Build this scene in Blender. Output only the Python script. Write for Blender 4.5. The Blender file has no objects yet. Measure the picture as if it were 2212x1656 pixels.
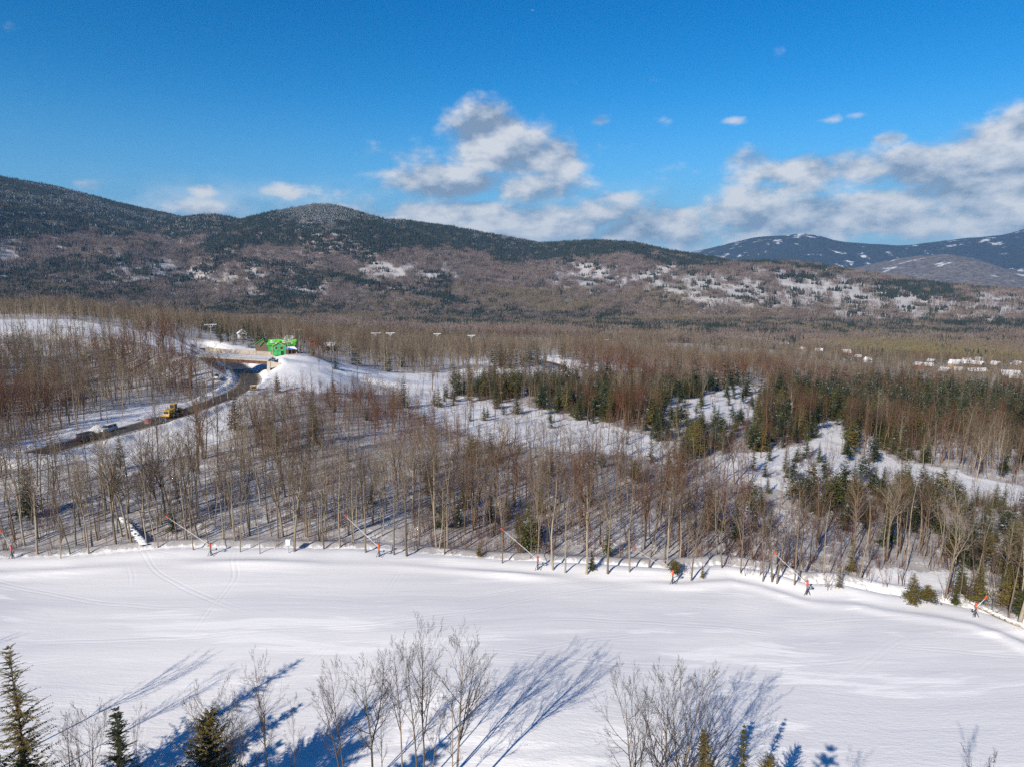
import bpy, bmesh, math, random
import numpy as np
from math import radians, sin, cos, tan, pi, sqrt, atan2, floor
from mathutils import Vector, Matrix

C = bpy.context.scene
COL = C.collection
# ------------------------------------------------------------------ camera
CAMH = 45.0; PITCH = radians(8.79); F = 1475.0; CX, CY = 1106.0, 828.0   # measured on the photograph, 2212 x 1656
cam = bpy.data.cameras.new('camera'); camo = bpy.data.objects.new('camera', cam); COL.objects.link(camo)
camo.location = (0, 0, CAMH); camo.rotation_euler = (radians(90) - PITCH, 0, 0)
cam.sensor_width = 36; cam.lens = 36 * F / 2212; cam.clip_start = 0.5; cam.clip_end = 60000
C.camera = camo
C.view_settings.view_transform = 'Standard'; C.view_settings.look = 'None'
C.view_settings.exposure = 0.20; C.view_settings.gamma = 1.0; C.view_settings.use_curve_mapping = False
C.cycles.max_bounces = 4; C.cycles.adaptive_threshold = 0.014; C.cycles.diffuse_bounces = 2; C.cycles.glossy_bounces = 2
C.cycles.transmission_bounces = 3; C.cycles.transparent_max_bounces = 6; C.cycles.volume_bounces = 0
C.cycles.use_denoising = False
# ------------------------------------------------------------------ sun
SUN_AZ, SUN_EL = radians(35), radians(28)          # azimuth the shadows run to, clockwise from +Y
sl = bpy.data.lights.new('sun', 'SUN'); sl.energy = 5.0; sl.angle = radians(0.53); sl.color = (1.0, 0.90, 0.76)
so = bpy.data.objects.new('sun', sl); COL.objects.link(so)
adir = Vector((sin(SUN_AZ) * cos(SUN_EL), cos(SUN_AZ) * cos(SUN_EL), -sin(SUN_EL)))
so.rotation_euler = adir.to_track_quat('-Z', 'Y').to_euler(); so.location = (-60, -80, 120)

# ------------------------------------------------------------------ node helper
class NT:
    def __init__(s, tree): s.t = tree
    def n(s, typ, **kw):
        nd = s.t.nodes.new(typ)
        for k, v in kw.items():
            if k.startswith('i_'): nd.inputs[k[2:].replace('_', ' ')].default_value = v
            else: setattr(nd, k, v)
        return nd
    def l(s, a, b): s.t.links.new(a, b)
    def put(s, sock, v):
        if isinstance(v, bpy.types.NodeSocket): s.l(v, sock)
        else: sock.default_value = v
    def m(s, op, a, b=None, c=None, clamp=False):
        nd = s.t.nodes.new('ShaderNodeMath'); nd.operation = op; nd.use_clamp = clamp
        s.put(nd.inputs[0], a)
        if b is not None: s.put(nd.inputs[1], b)
        if c is not None: s.put(nd.inputs[2], c)
        return nd.outputs[0]
    def ss(s, v, a, b, lo=0.0, hi=1.0):
        nd = s.t.nodes.new('ShaderNodeMapRange'); nd.interpolation_type = 'SMOOTHSTEP'
        s.put(nd.inputs[0], v); nd.inputs[1].default_value = a; nd.inputs[2].default_value = b
        nd.inputs[3].default_value = lo; nd.inputs[4].default_value = hi
        return nd.outputs[0]
    def mix(s, fac, a, b, mode='MIX'):
        nd = s.t.nodes.new('ShaderNodeMix'); nd.data_type = 'RGBA'; nd.blend_type = mode
        s.put(nd.inputs[0], fac)
        for i, v in ((6, a), (7, b)):
            s.put(nd.inputs[i], v if isinstance(v, bpy.types.NodeSocket) else (*v, 1.0) if len(v) == 3 else v)
        return nd.outputs[2]
    def noise(s, vec, scale, detail=4, rough=0.5, dim='3D'):
        nd = s.t.nodes.new('ShaderNodeTexNoise'); nd.noise_dimensions = dim
        if vec is not None: s.l(vec, nd.inputs['Vector'])
        nd.inputs['Scale'].default_value = scale; nd.inputs['Detail'].default_value = detail
        nd.inputs['Roughness'].default_value = rough
        return nd.outputs['Fac']
    def mapping(s, vec, scale=(1, 1, 1), loc=(0, 0, 0), rot=(0, 0, 0)):
        nd = s.t.nodes.new('ShaderNodeMapping'); s.l(vec, nd.inputs[0])
        nd.inputs['Scale'].default_value = scale; nd.inputs['Location'].default_value = loc; nd.inputs['Rotation'].default_value = rot
        return nd.outputs[0]
    def ramp(s, fac, stops):
        nd = s.t.nodes.new('ShaderNodeValToRGB'); s.put(nd.inputs[0], fac); cr = nd.color_ramp
        while len(cr.elements) < len(stops): cr.elements.new(0.5)
        for e, (p, c) in zip(cr.elements, stops): e.position = p; e.color = (*c, 1)
        return nd.outputs[0]

def ray(px, py):
    u = (px - CX) / F; v = (CY - py) / F
    return np.array([u, cos(PITCH) + v * sin(PITCH), -sin(PITCH) + v * cos(PITCH)])
def projD(x, y, z):
    z = z - CAMH; Fw = y * cos(PITCH) - z * sin(PITCH); U = y * sin(PITCH) + z * cos(PITCH)
    Fw = np.where(Fw < 0.1, 0.1, Fw)
    return CX + F * x / Fw, CY - F * U / Fw
def atz(px, py, z):
    d = ray(px, py); t = (z - CAMH) / d[2]; return np.array([d[0] * t, d[1] * t, z])

# ------------------------------------------------------------------ world: sky and clouds
w = bpy.data.worlds.new('World'); C.world = w; w.use_nodes = True
T = NT(w.node_tree); w.node_tree.nodes.clear()
tc = T.n('ShaderNodeTexCoord')
sky = T.n('ShaderNodeTexSky', sky_type='NISHITA', sun_disc=False, sun_elevation=SUN_EL, sun_rotation=SUN_AZ + pi,
          altitude=800, air_density=1.0, dust_density=0.25, ozone_density=3.0)
sep = T.n('ShaderNodeSeparateXYZ'); T.l(tc.outputs['Generated'], sep.inputs[0])
az = T.m('ARCTAN2', sep.outputs[0], sep.outputs[1])
el = T.m('ARCSINE', sep.outputs[2])
hs = T.n('ShaderNodeHueSaturation'); T.l(sky.outputs[0], hs.inputs['Color'])
hs.inputs['Saturation'].default_value = 1.32; hs.inputs['Hue'].default_value = 0.492; hs.inputs['Value'].default_value = 1.0
skyc = T.mix(T.ss(el, -0.02, 0.42, 0, 1), T.mix(1.0, hs.outputs[0], (0.70, 0.96, 1.08), 'MULTIPLY'), T.mix(1.0, hs.outputs[0], (0.0, 0.71, 1.0), 'MULTIPLY'))
skyc = T.mix(T.ss(el, 0.34, 1.1, 0, 1), skyc, T.mix(1.0, skyc, (0.30, 0.48, 0.62), 'MULTIPLY'))      # the zenith is darkest
# clouds: fractal cover in azimuth / elevation, thickest in the banks the photograph shows
def azel(px, py):
    d = ray(px, py); return atan2(d[0], d[1]), atan2(d[2], sqrt(d[0] ** 2 + d[1] ** 2))
BANKS = [  # px, py, half width px, half height px, strength
    (1050, 285, 80, 50, 1.15), (1110, 335, 140, 60, .95), (1200, 345, 65, 48, 1.05), (980, 400, 150, 42, 1.0), (1150, 412, 120, 48, .9),
    (630, 412, 62, 22, .68), (445, 408, 30, 18, 0.7), (190, 402, 50, 18, 0.6), (650, 375, 40, 14, 0.45), (740, 415, 25, 12, 0.6),
    (1060, 480, 380, 60, 1.0), (420, 462, 380, 30, 0.55), (780, 458, 200, 40, 0.6), (1400, 500, 500, 50, 0.9),
    (1620, 345, 75, 30, 0.80), (1760, 372, 190, 42, 0.95), (1700, 410, 150, 30, 0.8), (1920, 300, 35, 16, 0.7),
    (2060, 365, 190, 50, 1.05), (2200, 320, 110, 60, 1.2), (2130, 410, 230, 34, 1.1), (1980, 385, 130, 30, 0.9),
    (1850, 465, 600, 55, 1.0), (1500, 480, 400, 38, 0.9), (2180, 480, 300, 40, 0.95), (1340, 430, 80, 22, 0.6), (1480, 405, 60, 16, 0.35),
    (1292, 262, 34, 14, 0.55), (1580, 262, 34, 12, 0.6), (1410, 172, 36, 10, 0.5), (1435, 258, 38, 16, 0.42), (1797, 258, 20, 9, 0.55),
    (1857, 249, 26, 7, 0.5), (120, 62, 110, 22, 0.42), (850, 340, 110, 30, 0.4)]
cov = None
for bx, by, hw, hh, st in BANKS:
    a0, e0 = azel(bx, by); ka = hw / F * 1.15; ke = hh / F * 1.1
    q = T.m('ADD', T.m('POWER', T.m('ABSOLUTE', T.m('MULTIPLY_ADD', az, 1 / ka, -a0 / ka)), 2.0),
            T.m('POWER', T.m('ABSOLUTE', T.m('MULTIPLY_ADD', el, 1 / ke, -e0 / ke)), 2.0))
    g = T.m('MULTIPLY', T.m('EXPONENT', T.m('MULTIPLY', q, -0.9)), st)
    cov = g if cov is None else T.m('MAXIMUM', cov, g)
beh = T.m('MULTIPLY', T.ss(el, 0.3, 0.02), T.ss(T.m('ABSOLUTE', az), 0.85, 1.2, 0, 0.8))   # other quarters of the sky
cov = T.m('MAXIMUM', cov, beh)
def cloudnoise(daz, del_):
    cv = T.n('ShaderNodeCombineXYZ'); T.l(T.m('ADD', az, daz), cv.inputs[0]); T.l(T.m('MULTIPLY', T.m('ADD', el, del_), 1.75), cv.inputs[1])
    cv.inputs[2].default_value = 0.37
    a = T.noise(cv.outputs[0], 13.5, 9, 0.55); b = T.noise(cv.outputs[0], 5.0, 2, 0.5)
    return T.m('ADD', T.m('MULTIPLY', a, 0.75), T.m('MULTIPLY', b, 0.25))
n0 = cloudnoise(0, 0); n1 = cloudnoise(-0.010, 0.016); n2 = cloudnoise(-0.03, 0.035)
dens = T.m('SUBTRACT', T.m('ADD', T.m('MULTIPLY', cov, 0.92), T.m('MULTIPLY', T.m('SUBTRACT', n0, 0.5), 1.9)), 0.34)
alpha = T.ss(dens, -0.06, 0.42, 0, 0.93)
lit = T.m('ADD', T.m('MULTIPLY', T.m('SUBTRACT', n0, n1), 3.6), T.m('MULTIPLY', T.m('SUBTRACT', n0, n2), 2.2))
lit = T.m('ADD', lit, 0.52)
lit = T.m('SUBTRACT', lit, T.m('MULTIPLY', T.ss(dens, 0.25, 0.9), 0.12), clamp=True)
veil = T.m('MULTIPLY', T.m('MULTIPLY', T.ss(el, 0.145, 0.07), T.ss(az, -0.62, -0.40)), T.ss(n0, 0.30, 0.62, 0.15, 0.62)); alpha = T.m('MAXIMUM', alpha, veil)
ccol = T.ramp(lit, [(0.0, (0.26, 0.35, 0.49)), (0.45, (0.50, 0.57, 0.68)), (1.0, (0.80, 0.815, 0.85))])
skyf = T.m('MULTIPLY', 1.0, 1.0)
bg1 = T.n('ShaderNodeBackground'); T.l(skyc, bg1.inputs[0]); bg1.inputs[1].default_value = 0.108
bg2 = T.n('ShaderNodeBackground'); T.l(ccol, bg2.inputs[0]); bg2.inputs[1].default_value = 0.80
hz = T.ss(el, 0.26, 0.0, 0.0, 0.65)                                         # paler air low over the land
bg3 = T.n('ShaderNodeBackground'); bg3.inputs[0].default_value = (0.17, 0.37, 0.66, 1); bg3.inputs[1].default_value = 0.80
ms0 = T.n('ShaderNodeMixShader'); T.l(hz, ms0.inputs[0]); T.l(bg1.outputs[0], ms0.inputs[1]); T.l(bg3.outputs[0], ms0.inputs[2])
ms = T.n('ShaderNodeMixShader'); T.l(alpha, ms.inputs[0]); T.l(ms0.outputs[0], ms.inputs[1]); T.l(bg2.outputs[0], ms.inputs[2])
wo = T.n('ShaderNodeOutputWorld'); T.l(ms.outputs[0], wo.inputs[0])

w.cycles.sampling_method = 'MANUAL'; w.cycles.sample_map_resolution = 512
# ------------------------------------------------------------------ terrain
def vnoise(x, y, seed=0):
    xi = np.floor(x).astype(np.int64); yi = np.floor(y).astype(np.int64); fx = x - xi; fy = y - yi
    fx = fx * fx * (3 - 2 * fx); fy = fy * fy * (3 - 2 * fy)
    def h(i, j):
        n = (i * 374761393 + j * 668265263 + seed * 1442695041) & 0xffffffff
        n = ((n ^ (n >> 13)) * 1274126177) & 0xffffffff
        return ((n ^ (n >> 16)) & 0xffff) / 65535.0
    return (h(xi, yi) * (1 - fx) + h(xi + 1, yi) * fx) * (1 - fy) + (h(xi, yi + 1) * (1 - fx) + h(xi + 1, yi + 1) * fx) * fy
def fbm(x, y, s, o=4, seed=0):
    r = 0; a = 1; t = 0
    for k in range(o):
        r = r + a * (vnoise(x / s, y / s, seed + k * 17) - 0.5) * 2; t += a; a *= 0.5; s = s / 2.03
    return r / t
def sstep(t): t = np.clip(t, 0, 1); return t * t * (3 - 2 * t)

CP = [(-60, 30, -7), (0, 30, -7), (60, 30, -7), (-70, 52, -2.5), (0, 52, -3), (60, 52, -3.5), (-80, 70, .5), (0, 72, 0), (80, 72, -1),
      (-83, 105, 1), (0, 104, 0), (67, 90, -1.5), (150, 80, -4), (-140, 80, 3), (-120, 130, 4), (0, 140, 0), (100, 130, -2.5), (200, 120, -8),
      (-109, 169, 5.5), (-101, 200, 5.5), (-150, 180, 8), (-220, 250, 15), (-110, 290, 7), (-135, 320, 7.5), (0, 200, 0), (100, 200, -2),
      (200, 200, -7), (-160, 290, 12), (-160, 240, 9), (-254, 373, 19.5), (-200, 330, 16.5), (-330, 480, 20), (-600, 800, -5), (-101, 308, 11.3), (-110, 322, 10), (-90, 312, 10), (-90, 330, 5), (-60, 330, -2),
      (-60, 270, 2), (0, 300, -3), (0, 460, -9), (-30, 600, -19), (100, 300, -6), (210, 300, -14), (200, 450, -20), (300, 450, -29), (410, 600, -38),
      (0, 800, -29), (300, 900, -48), (700, 900, -60), (-300, 800, -12), (-700, 600, 15), (0, 1200, -46), (500, 1200, -66), (-500, 1200, -38),
      (-1100, 1200, -20), (0, 2000, -82), (1000, 1700, -82), (-1000, 1700, -60), (0, 4500, -70), (3000, 3500, -70), (-3000, 3500, -60),
      (0, 8000, -25), (5500, 6500, -25), (-6000, 7000, -25), (0, 14000, -20), (9000, 10000, -20),
      (0, -100, -10), (-300, -200, 10), (300, -200, -20), (-400, 100, 30), (400, 100, -25), (0, -1500, 40), (2000, 0, -60), (-2000, 0, 120), (8000, -2000, -60), (-8000, -2000, 60), (0, -9000, 0)]
CP = np.array(CP, float)
def warp(x, y):
    r = np.sqrt(x * x + y * y) + 12; k = np.log(r / 12) / r
    return x * k, y * k
cu, cv_ = warp(CP[:, 0], CP[:, 1])
def tpsk(r2): return np.where(r2 > 1e-12, 0.5 * r2 * np.log(np.maximum(r2, 1e-12)), 0.0)
n_ = len(CP); K = tpsk((cu[:, None] - cu) ** 2 + (cv_[:, None] - cv_) ** 2) + np.eye(n_) * 1e-4
P_ = np.stack([np.ones(n_), cu, cv_], 1)
sol = np.linalg.solve(np.block([[K, P_], [P_.T, np.zeros((3, 3))]]), np.concatenate([CP[:, 2], np.zeros(3)]))
def tps(x, y):
    shp = x.shape; x = x.ravel(); y = y.ravel(); out = np.empty(len(x))
    for i in range(0, len(x), 20000):
        u, v = warp(x[i:i + 20000], y[i:i + 20000])
        out[i:i + 20000] = tpsk((u[:, None] - cu) ** 2 + (v[:, None] - cv_) ** 2) @ sol[:n_] + sol[n_] + sol[n_ + 1] * u + sol[n_ + 2] * v
    return out.reshape(shp)

HILLS = [  # name, ridge distance, foot distance, spur amplitude, skyline points measured on the photograph
    ('mountain_west', 4300, 1650, 70, [(-900, 240), (-300, 300), (0, 385), (100, 402), (250, 440), (390, 472), (520, 505), (700, 560), (900, 640), (1000, 700)]),
    ('mountain_saddle', 3800, 2300, 40, [(200, 560), (300, 505), (390, 475), (440, 467), (475, 468), (530, 480), (700, 545), (800, 640)]),
    ('mountain_peak', 3350, 1900, 60, [(350, 600), (440, 520), (520, 477), (590, 461), (680, 444), (720, 445), (790, 465), (900, 500), (1000, 530), (1150, 566), (1300, 596), (1450, 650)]),
    ('mountain_shoulder', 3900, 2300, 60, [(640, 560), (740, 490), (860, 478), (960, 491), (1060, 510), (1150, 526), (1300, 562), (1400, 620)]),
    ('mountain_dome', 3700, 2200, 55, [(1000, 590), (1080, 545), (1150, 530), (1220, 527), (1290, 522), (1370, 527), (1450, 545), (1520, 556), (1620, 574), (1750, 620)]),
    ('foothill', 3000, 2000, 40, [(1250, 640), (1400, 605), (1500, 580), (1620, 568), (1700, 571), (1760, 577), (1900, 600), (2050, 621), (2212, 633), (2500, 650)]),
    ('distant_foothill', 6600, 5300, 50, [(1700, 612), (1800, 592), (1900, 566), (1960, 556), (2050, 549), (2110, 560), (2180, 585), (2300, 600), (2600, 600)]),
    ('distant_mountain', 9600, 7600, 120, [(1300, 640), (1400, 585), (1480, 549), (1560, 530), (1600, 519), (1640, 511), (1700, 509), (1740, 504), (1768, 507), (1800, 520), (1850, 525), (1950, 531), (2020, 523), (2080, 515), (2150, 510), (2190, 503), (2260, 480), (2500, 470), (2900, 560)])]
HSK = []
for nm, R, Rf, am, pts in HILLS:
    aa = []; ee = []
    for px, py in pts:
        d = ray(px, py); aa.append(atan2(d[0], d[1])); ee.append(d[2] / sqrt(d[0] ** 2 + d[1] ** 2))
    HSK.append((nm, R, Rf, am, np.array(aa), np.array(ee)))
def smoothinterp(t, xs, ys):   # monotone-ish cosine blend of neighbours for rounded skylines
    r = 0; wsum = 0
    for o, wgt in ((-0.012, 1), (-0.006, 2), (0, 3), (0.006, 2), (0.012, 1)):
        r = r + wgt * np.interp(t + o, xs, ys); wsum += wgt
    return r / wsum
def hills(x, y, base):
    th = np.arctan2(x, y); r = np.sqrt(x * x + y * y); hid = np.zeros(x.shape, int) - 1; h = base.copy()
    for i, (nm, R, Rf, am, aa, ee) in enumerate(HSK):
        e = smoothinterp(th, aa, ee)
        Rr = R * (1 + 0.05 * np.sin(th * 9 + i * 2))
        zr = CAMH + e * Rr + 2
        t = (r - Rf) / (Rr - Rf)
        prof = np.where(t < 1, np.clip(t, 0, 1) ** 1.25 * 0.55 + 0.45 * sstep(t), 1 - 0.9 * sstep((t - 1) * 0.8))
        edge = sstep((th - aa[0]) / 0.03) * sstep((aa[-1] - th) / 0.03)
        edge = edge if am > 100 or i != 0 else sstep((aa[-1] - th) / 0.03) * sstep((th + 1.6) / 0.6)
        hh = base + (zr - base) * prof * edge
        sp = fbm(x, y, 620, 5, 40 + i) + 0.8 * (0.5 - np.abs(fbm(x, y, 800, 3, 90 + i)))
        hh = hh + am * sp * np.clip(4 * np.clip(t, 0, 1) * (1 - np.clip(t, 0, 1)), 0, 1) * edge * np.clip((zr - base) / 150, 0, 1)
        up = (hh > h + 0.5) & (t > 0)
        hid = np.where(up, i, hid); h = np.where(up, hh, h)
    return h, hid

def W3(pts, z=None): return np.array([atz(p[0], p[1], p[2] if z is None else z) for p in pts])
def catmull(P, n=8):
    P = np.asarray(P, float); Q = np.vstack([2 * P[0] - P[1], P, 2 * P[-1] - P[-2]]); out = []
    for i in range(1, len(Q) - 2):
        for k in range(n):
            t = k / n; a, b, c, d = Q[i - 1], Q[i], Q[i + 1], Q[i + 2]
            out.append(0.5 * (2 * b + (c - a) * t + (2 * a - 5 * b + 4 * c - d) * t * t + (3 * b - a - 3 * c + d) * t ** 3))
    out.append(P[-1]); return np.array(out)
ROADZ = 5.6
ROAD = catmull(W3([(440, 752), (466, 764), (488, 775), (508, 789), (526, 801), (537, 813), (539, 824), (530, 836), (511, 847), (478, 862), (432, 879), (375, 899), (300, 920), (235, 937), (180, 952), (120, 968), (80, 979)], ROADZ), 8)
ROAD2 = catmull(W3([(985, 812, -8), (1025, 809, -8), (1075, 812, -8), (1137, 812, -9), (1183, 808, -10), (1214, 801, -11), (1212, 792, -12), (1192, 785, -13), (1160, 778, -14)]), 8)
TRAIL = catmull(W3([(-60, 712, 21), (40, 714, 20), (150, 719, 19), (300, 738, 16.5), (430, 760, 13)]), 6)
BR0 = np.array([-125.0, 269.4, 14.3]); BR1 = np.array([-99.2, 274.0, 12.1])
bdir = (BR1 - BR0); BLEN = float(np.linalg.norm(bdir)); bdir = bdir / BLEN; bnor = np.array([-bdir[1], bdir[0], 0])
BWID = 12.0
bc = lambda s, o: BR0 + bdir * s * BLEN + bnor * o
EMB = catmull(np.array([bc(1.0, 6), bc(1.25, 6) - [0, 0, .2], atz(680, 786, 9.0), atz(760, 800, 5), atz(850, 820, 0.5), atz(950, 828, -3.0), atz(1040, 832, -5.5)]), 6)
TRL = catmull(np.array([*[p for p in TRAIL[::6]][:-1], bc(-0.3, 6), bc(0.0, 6)]), 6)

def dline(x, y, L):
    """distance to a polyline, height there"""
    best = np.full(x.shape, 1e9); z = np.zeros(x.shape)
    for a, b in zip(L[:-1], L[1:]):
        d = b[:2] - a[:2]; q = max(1e-9, float(d @ d))
        t = np.clip(((x - a[0]) * d[0] + (y - a[1]) * d[1]) / q, 0, 1)
        dd = np.hypot(x - a[0] - d[0] * t, y - a[1] - d[1] * t)
        m = dd < best; best = np.where(m, dd, best); z = np.where(m, a[2] + (b[2] - a[2]) * t, z)
    return best, z
EDGE_D = [(-400, 1230), (0, 1204), (150, 1200), (400, 1188), (600, 1190), (850, 1196), (1000, 1208), (1150, 1222), (1300, 1234), (1450, 1246), (1560, 1238), (1650, 1252), (1740, 1276), (1820, 1278), (1900, 1292), (2000, 1302), (2100, 1320), (2212, 1358), (2400, 1450)]
EDGE = np.array([atz(px, py, 1 - px / 2212 * 3) for px, py in EDGE_D])
def height(x, y, full=False):
    x = np.asarray(x, float); y = np.asarray(y, float)
    base = tps(x, y); r = np.hypot(x, y)
    h, hid = hills(x, y, base)
    h = h + fbm(x, y, 45, 3, 5) * 0.9 * sstep((r - 130) / 200) * (r < 1400) + fbm(x, y, 260, 3, 6) * 5 * sstep((r - 400) / 500)
    loc = (r < 620) & (y > 0)
    if loc.any():
        X = x[loc]; Y = y[loc]; H = h[loc].copy()
        rough = fbm(X, Y, 4.5, 3, 11) * 0.28 + fbm(X, Y, 16, 2, 12) * 0.45
        # signed side of the piste edge
        de, _ = dline(X, Y, EDGE)
        ey = np.interp(X, EDGE[:, 0], EDGE[:, 1]); beyond = Y > ey
        H = H + np.where(beyond, rough * sstep(de / 6), fbm(X, Y, 22, 2, 14) * 0.10)
        bh = 0.75 + 0.5 * fbm(X, Y, 9, 2, 21) + 0.9 * np.exp(-((X - 46) / 14) ** 2)
        H = H + bh * np.exp(-((de - 1.4) / 1.9) ** 2) * np.where(beyond, 1, 0.55) - 0.35 * np.exp(-((de - 6) / 3.0) ** 2) * np.where(beyond, 1, 0)
        H = H + 0.45 * np.exp(-((de - 5.5) / 1.0) ** 2) * np.where(beyond, 0, 1) * (0.5 + fbm(X, Y, 14, 2, 22))
        for L, wdt, sl_ in ((TRL, 7.5, 0.42), (EMB, 7.0, 0.50)):
            d, z = dline(X, Y, L)
            t = z - np.clip(d - wdt, 0, None) * sl_
            k = sstep((26 - (d - wdt)) / 16)
            H = np.where((t > H) , t, H + (z - H) * sstep(1 - (d - wdt + 3) / 6) * (d < wdt + 3))
        d, z = dline(X, Y, ROAD)
        cut = ROADZ - 0.05 + np.clip(d - 4.6, 0, None) * 0.62
        fill = ROADZ - 0.05 - np.clip(d - 4.6, 0, None) * 0.5
        H2 = np.clip(H, fill, cut)
        bank = (1.0 + 0.9 * fbm(X, Y, 5, 3, 31)) * np.exp(-((d - 6.3) / 1.3) ** 2)
        H = np.where(d < 20, H2 + bank, H)
        d, z = dline(X, Y, ROAD2); k = 1 - sstep((d - 4) / 9)
        H = H + (z - H) * k + 0.6 * np.exp(-((d - 6) / 1.6) ** 2)
        h = h.copy(); h[loc] = H
    return (h, hid) if full else h
def hz1(x, y): return float(height(np.array([x]), np.array([y]))[0])
def ground(px, py, r0=20, r1=12000):
    """world point where the sight line through a photograph pixel meets the land"""
    d = ray(px, py); t = np.geomspace(r0, r1, 1500); X = d[0] * t; Y = d[1] * t; Z = CAMH + d[2] * t
    hh = height(X, Y); k = np.argmax(Z < hh)
    if k == 0: return np.array([X[-1], Y[-1], Z[-1]])
    a, b = t[k - 1], t[k]; tt = np.linspace(a, b, 30); X = d[0] * tt; Y = d[1] * tt; Z = CAMH + d[2] * tt; hh = height(X, Y); k = np.argmax(Z < hh)
    return np.array([X[k], Y[k], hh[k]])

# ------------------------------------------------------------------ where woods, clearings and evergreens stand (measured on the photograph)
def inpoly(px, py, poly):
    r = np.zeros(px.shape, bool); n = len(poly)
    for i in range(n):
        x1, y1 = poly[i]; x2, y2 = poly[(i + 1) % n]
        if y1 == y2: continue
        r ^= ((y1 > py) != (y2 > py)) & (px < (x2 - x1) * (py - y1) / (y2 - y1) + x1)
    return r
OPEN = [
    [(-400, 700), (40, 690), (150, 690), (250, 708), (340, 722), (430, 735), (570, 757), (640, 768), (730, 785), (800, 800), (880, 806), (1000, 806), (1060, 810), (1060, 832), (960, 850), (900, 858), (860, 852), (780, 850), (700, 848), (590, 838), (555, 800), (430, 772), (330, 744), (250, 733), (140, 722), (40, 722), (-400, 730)],
    [(860, 835), (900, 850), (1000, 858), (1100, 872), (1200, 893), (1300, 912), (1420, 936), (1420, 985), (1300, 978), (1200, 974), (1050, 950), (940, 918), (870, 886)],
    [(1440, 868), (1500, 860), (1580, 834), (1650, 836), (1650, 870), (1590, 918), (1440, 916)],
    [(1540, 982), (1740, 962), (1780, 900), (1830, 905), (1830, 975), (1880, 955), (1920, 990), (2080, 1026), (2212, 1055), (2300, 1070), (2300, 1112), (2100, 1085), (1950, 1055), (1800, 1058), (1650, 1045), (1540, 1020)],
    [(225, 885), (330, 872), (450, 866), (500, 850), (480, 895), (370, 912), (130, 970), (60, 985), (0, 1000), (0, 975), (130, 930)],
    [(330, 925), (430, 885), (520, 880), (500, 930), (400, 990), (280, 1030), (200, 1020), (160, 970)],
    [(985, 800), (1100, 800), (1180, 795), (1160, 775), (1120, 768), (1200, 768), (1260, 785), (1340, 790), (1240, 815), (1180, 825), (1030, 826)],
    [(1280, 790), (1400, 797), (1400, 806), (1290, 800)], [(1000, 776), (1050, 780), (1060, 790), (1000, 786)],
    [(560, 790), (700, 780), (880, 812), (900, 850), (700, 845), (600, 850)],
    [(1600, 1085), (1700, 1100), (1690, 1150), (1610, 1130)], [(2100, 1240), (1870, 1225), (1880, 1290), (2010, 1310), (2060, 1320)],
    [(1430, 945), (1480, 955), (1470, 1000), (1420, 1000)],
]
def openness(x, y, z):
    px, py = projD(x, y, z)
    jx = px + fbm(x, y, 11, 3, 51) * 22; jy = py + fbm(x, y, 11, 3, 52) * 8 * np.clip(1 + (py - 860) / 200, .25, 2)
    o = np.zeros(x.shape, bool)
    for p in OPEN: o |= inpoly(jx, jy, p)
    return (o & (y > 0) & (np.hypot(x, y) < 900)), px, py
CLEARS = [(300, 592, 110, 26, .85), (430, 598, 90, 18, .6), (560, 612, 90, 20, .45), (650, 625, 60, 10, .5), (840, 585, 80, 16, .95), (930, 595, 50, 14, .5), (1260, 600, 60, 24, 1.0), (1330, 615, 30, 18, .7),
          (1420, 600, 50, 24, 1.0), (1500, 615, 80, 26, .9), (1600, 630, 90, 36, .9), (1650, 590, 60, 16, .8), (1740, 620, 110, 40, 1.0), (1850, 650, 110, 40, .95),
          (1980, 665, 140, 34, .95), (2140, 660, 100, 34, .85), (2140, 632, 30, 8, 1.2), (110, 632, 22, 6, 1.1), (60, 640, 60, 10, .6), (10, 560, 40, 40, .5), (1700, 660, 120, 14, .8), (700, 455, 70, 28, .25), (960, 706, 130, 5, 1.3), (1740, 743, 60, 5, 1.1), (1480, 748, 50, 5, 1.1), (1780, 800, 70, 6, 1.0), (2130, 845, 60, 5, 1.0), (1650, 716, 90, 4, .8), (1180, 742, 90, 4, .8), (620, 700, 120, 4, .7)]
def farclear(px, py, x, y):
    v = np.zeros(x.shape)
    for cx, cy, a, b, s in CLEARS:
        v = np.maximum(v, s * np.exp(-(((px - cx) / a) ** 2 + ((py - cy) / b) ** 2) * 0.8))
    n = fbm(px, py * 2.0, 26, 4, 61)
    return sstep((v + n * 0.95 - 0.40) / 0.10)
CONL = ([-600, 0, 200, 400, 500, 700, 850, 1000, 1150, 1300, 1450, 1600, 1700, 1900, 2212, 2600], [500, 492, 505, 548, 562, 560, 548, 560, 578, 582, 578, 588, 592, 608, 600, 600])
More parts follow.
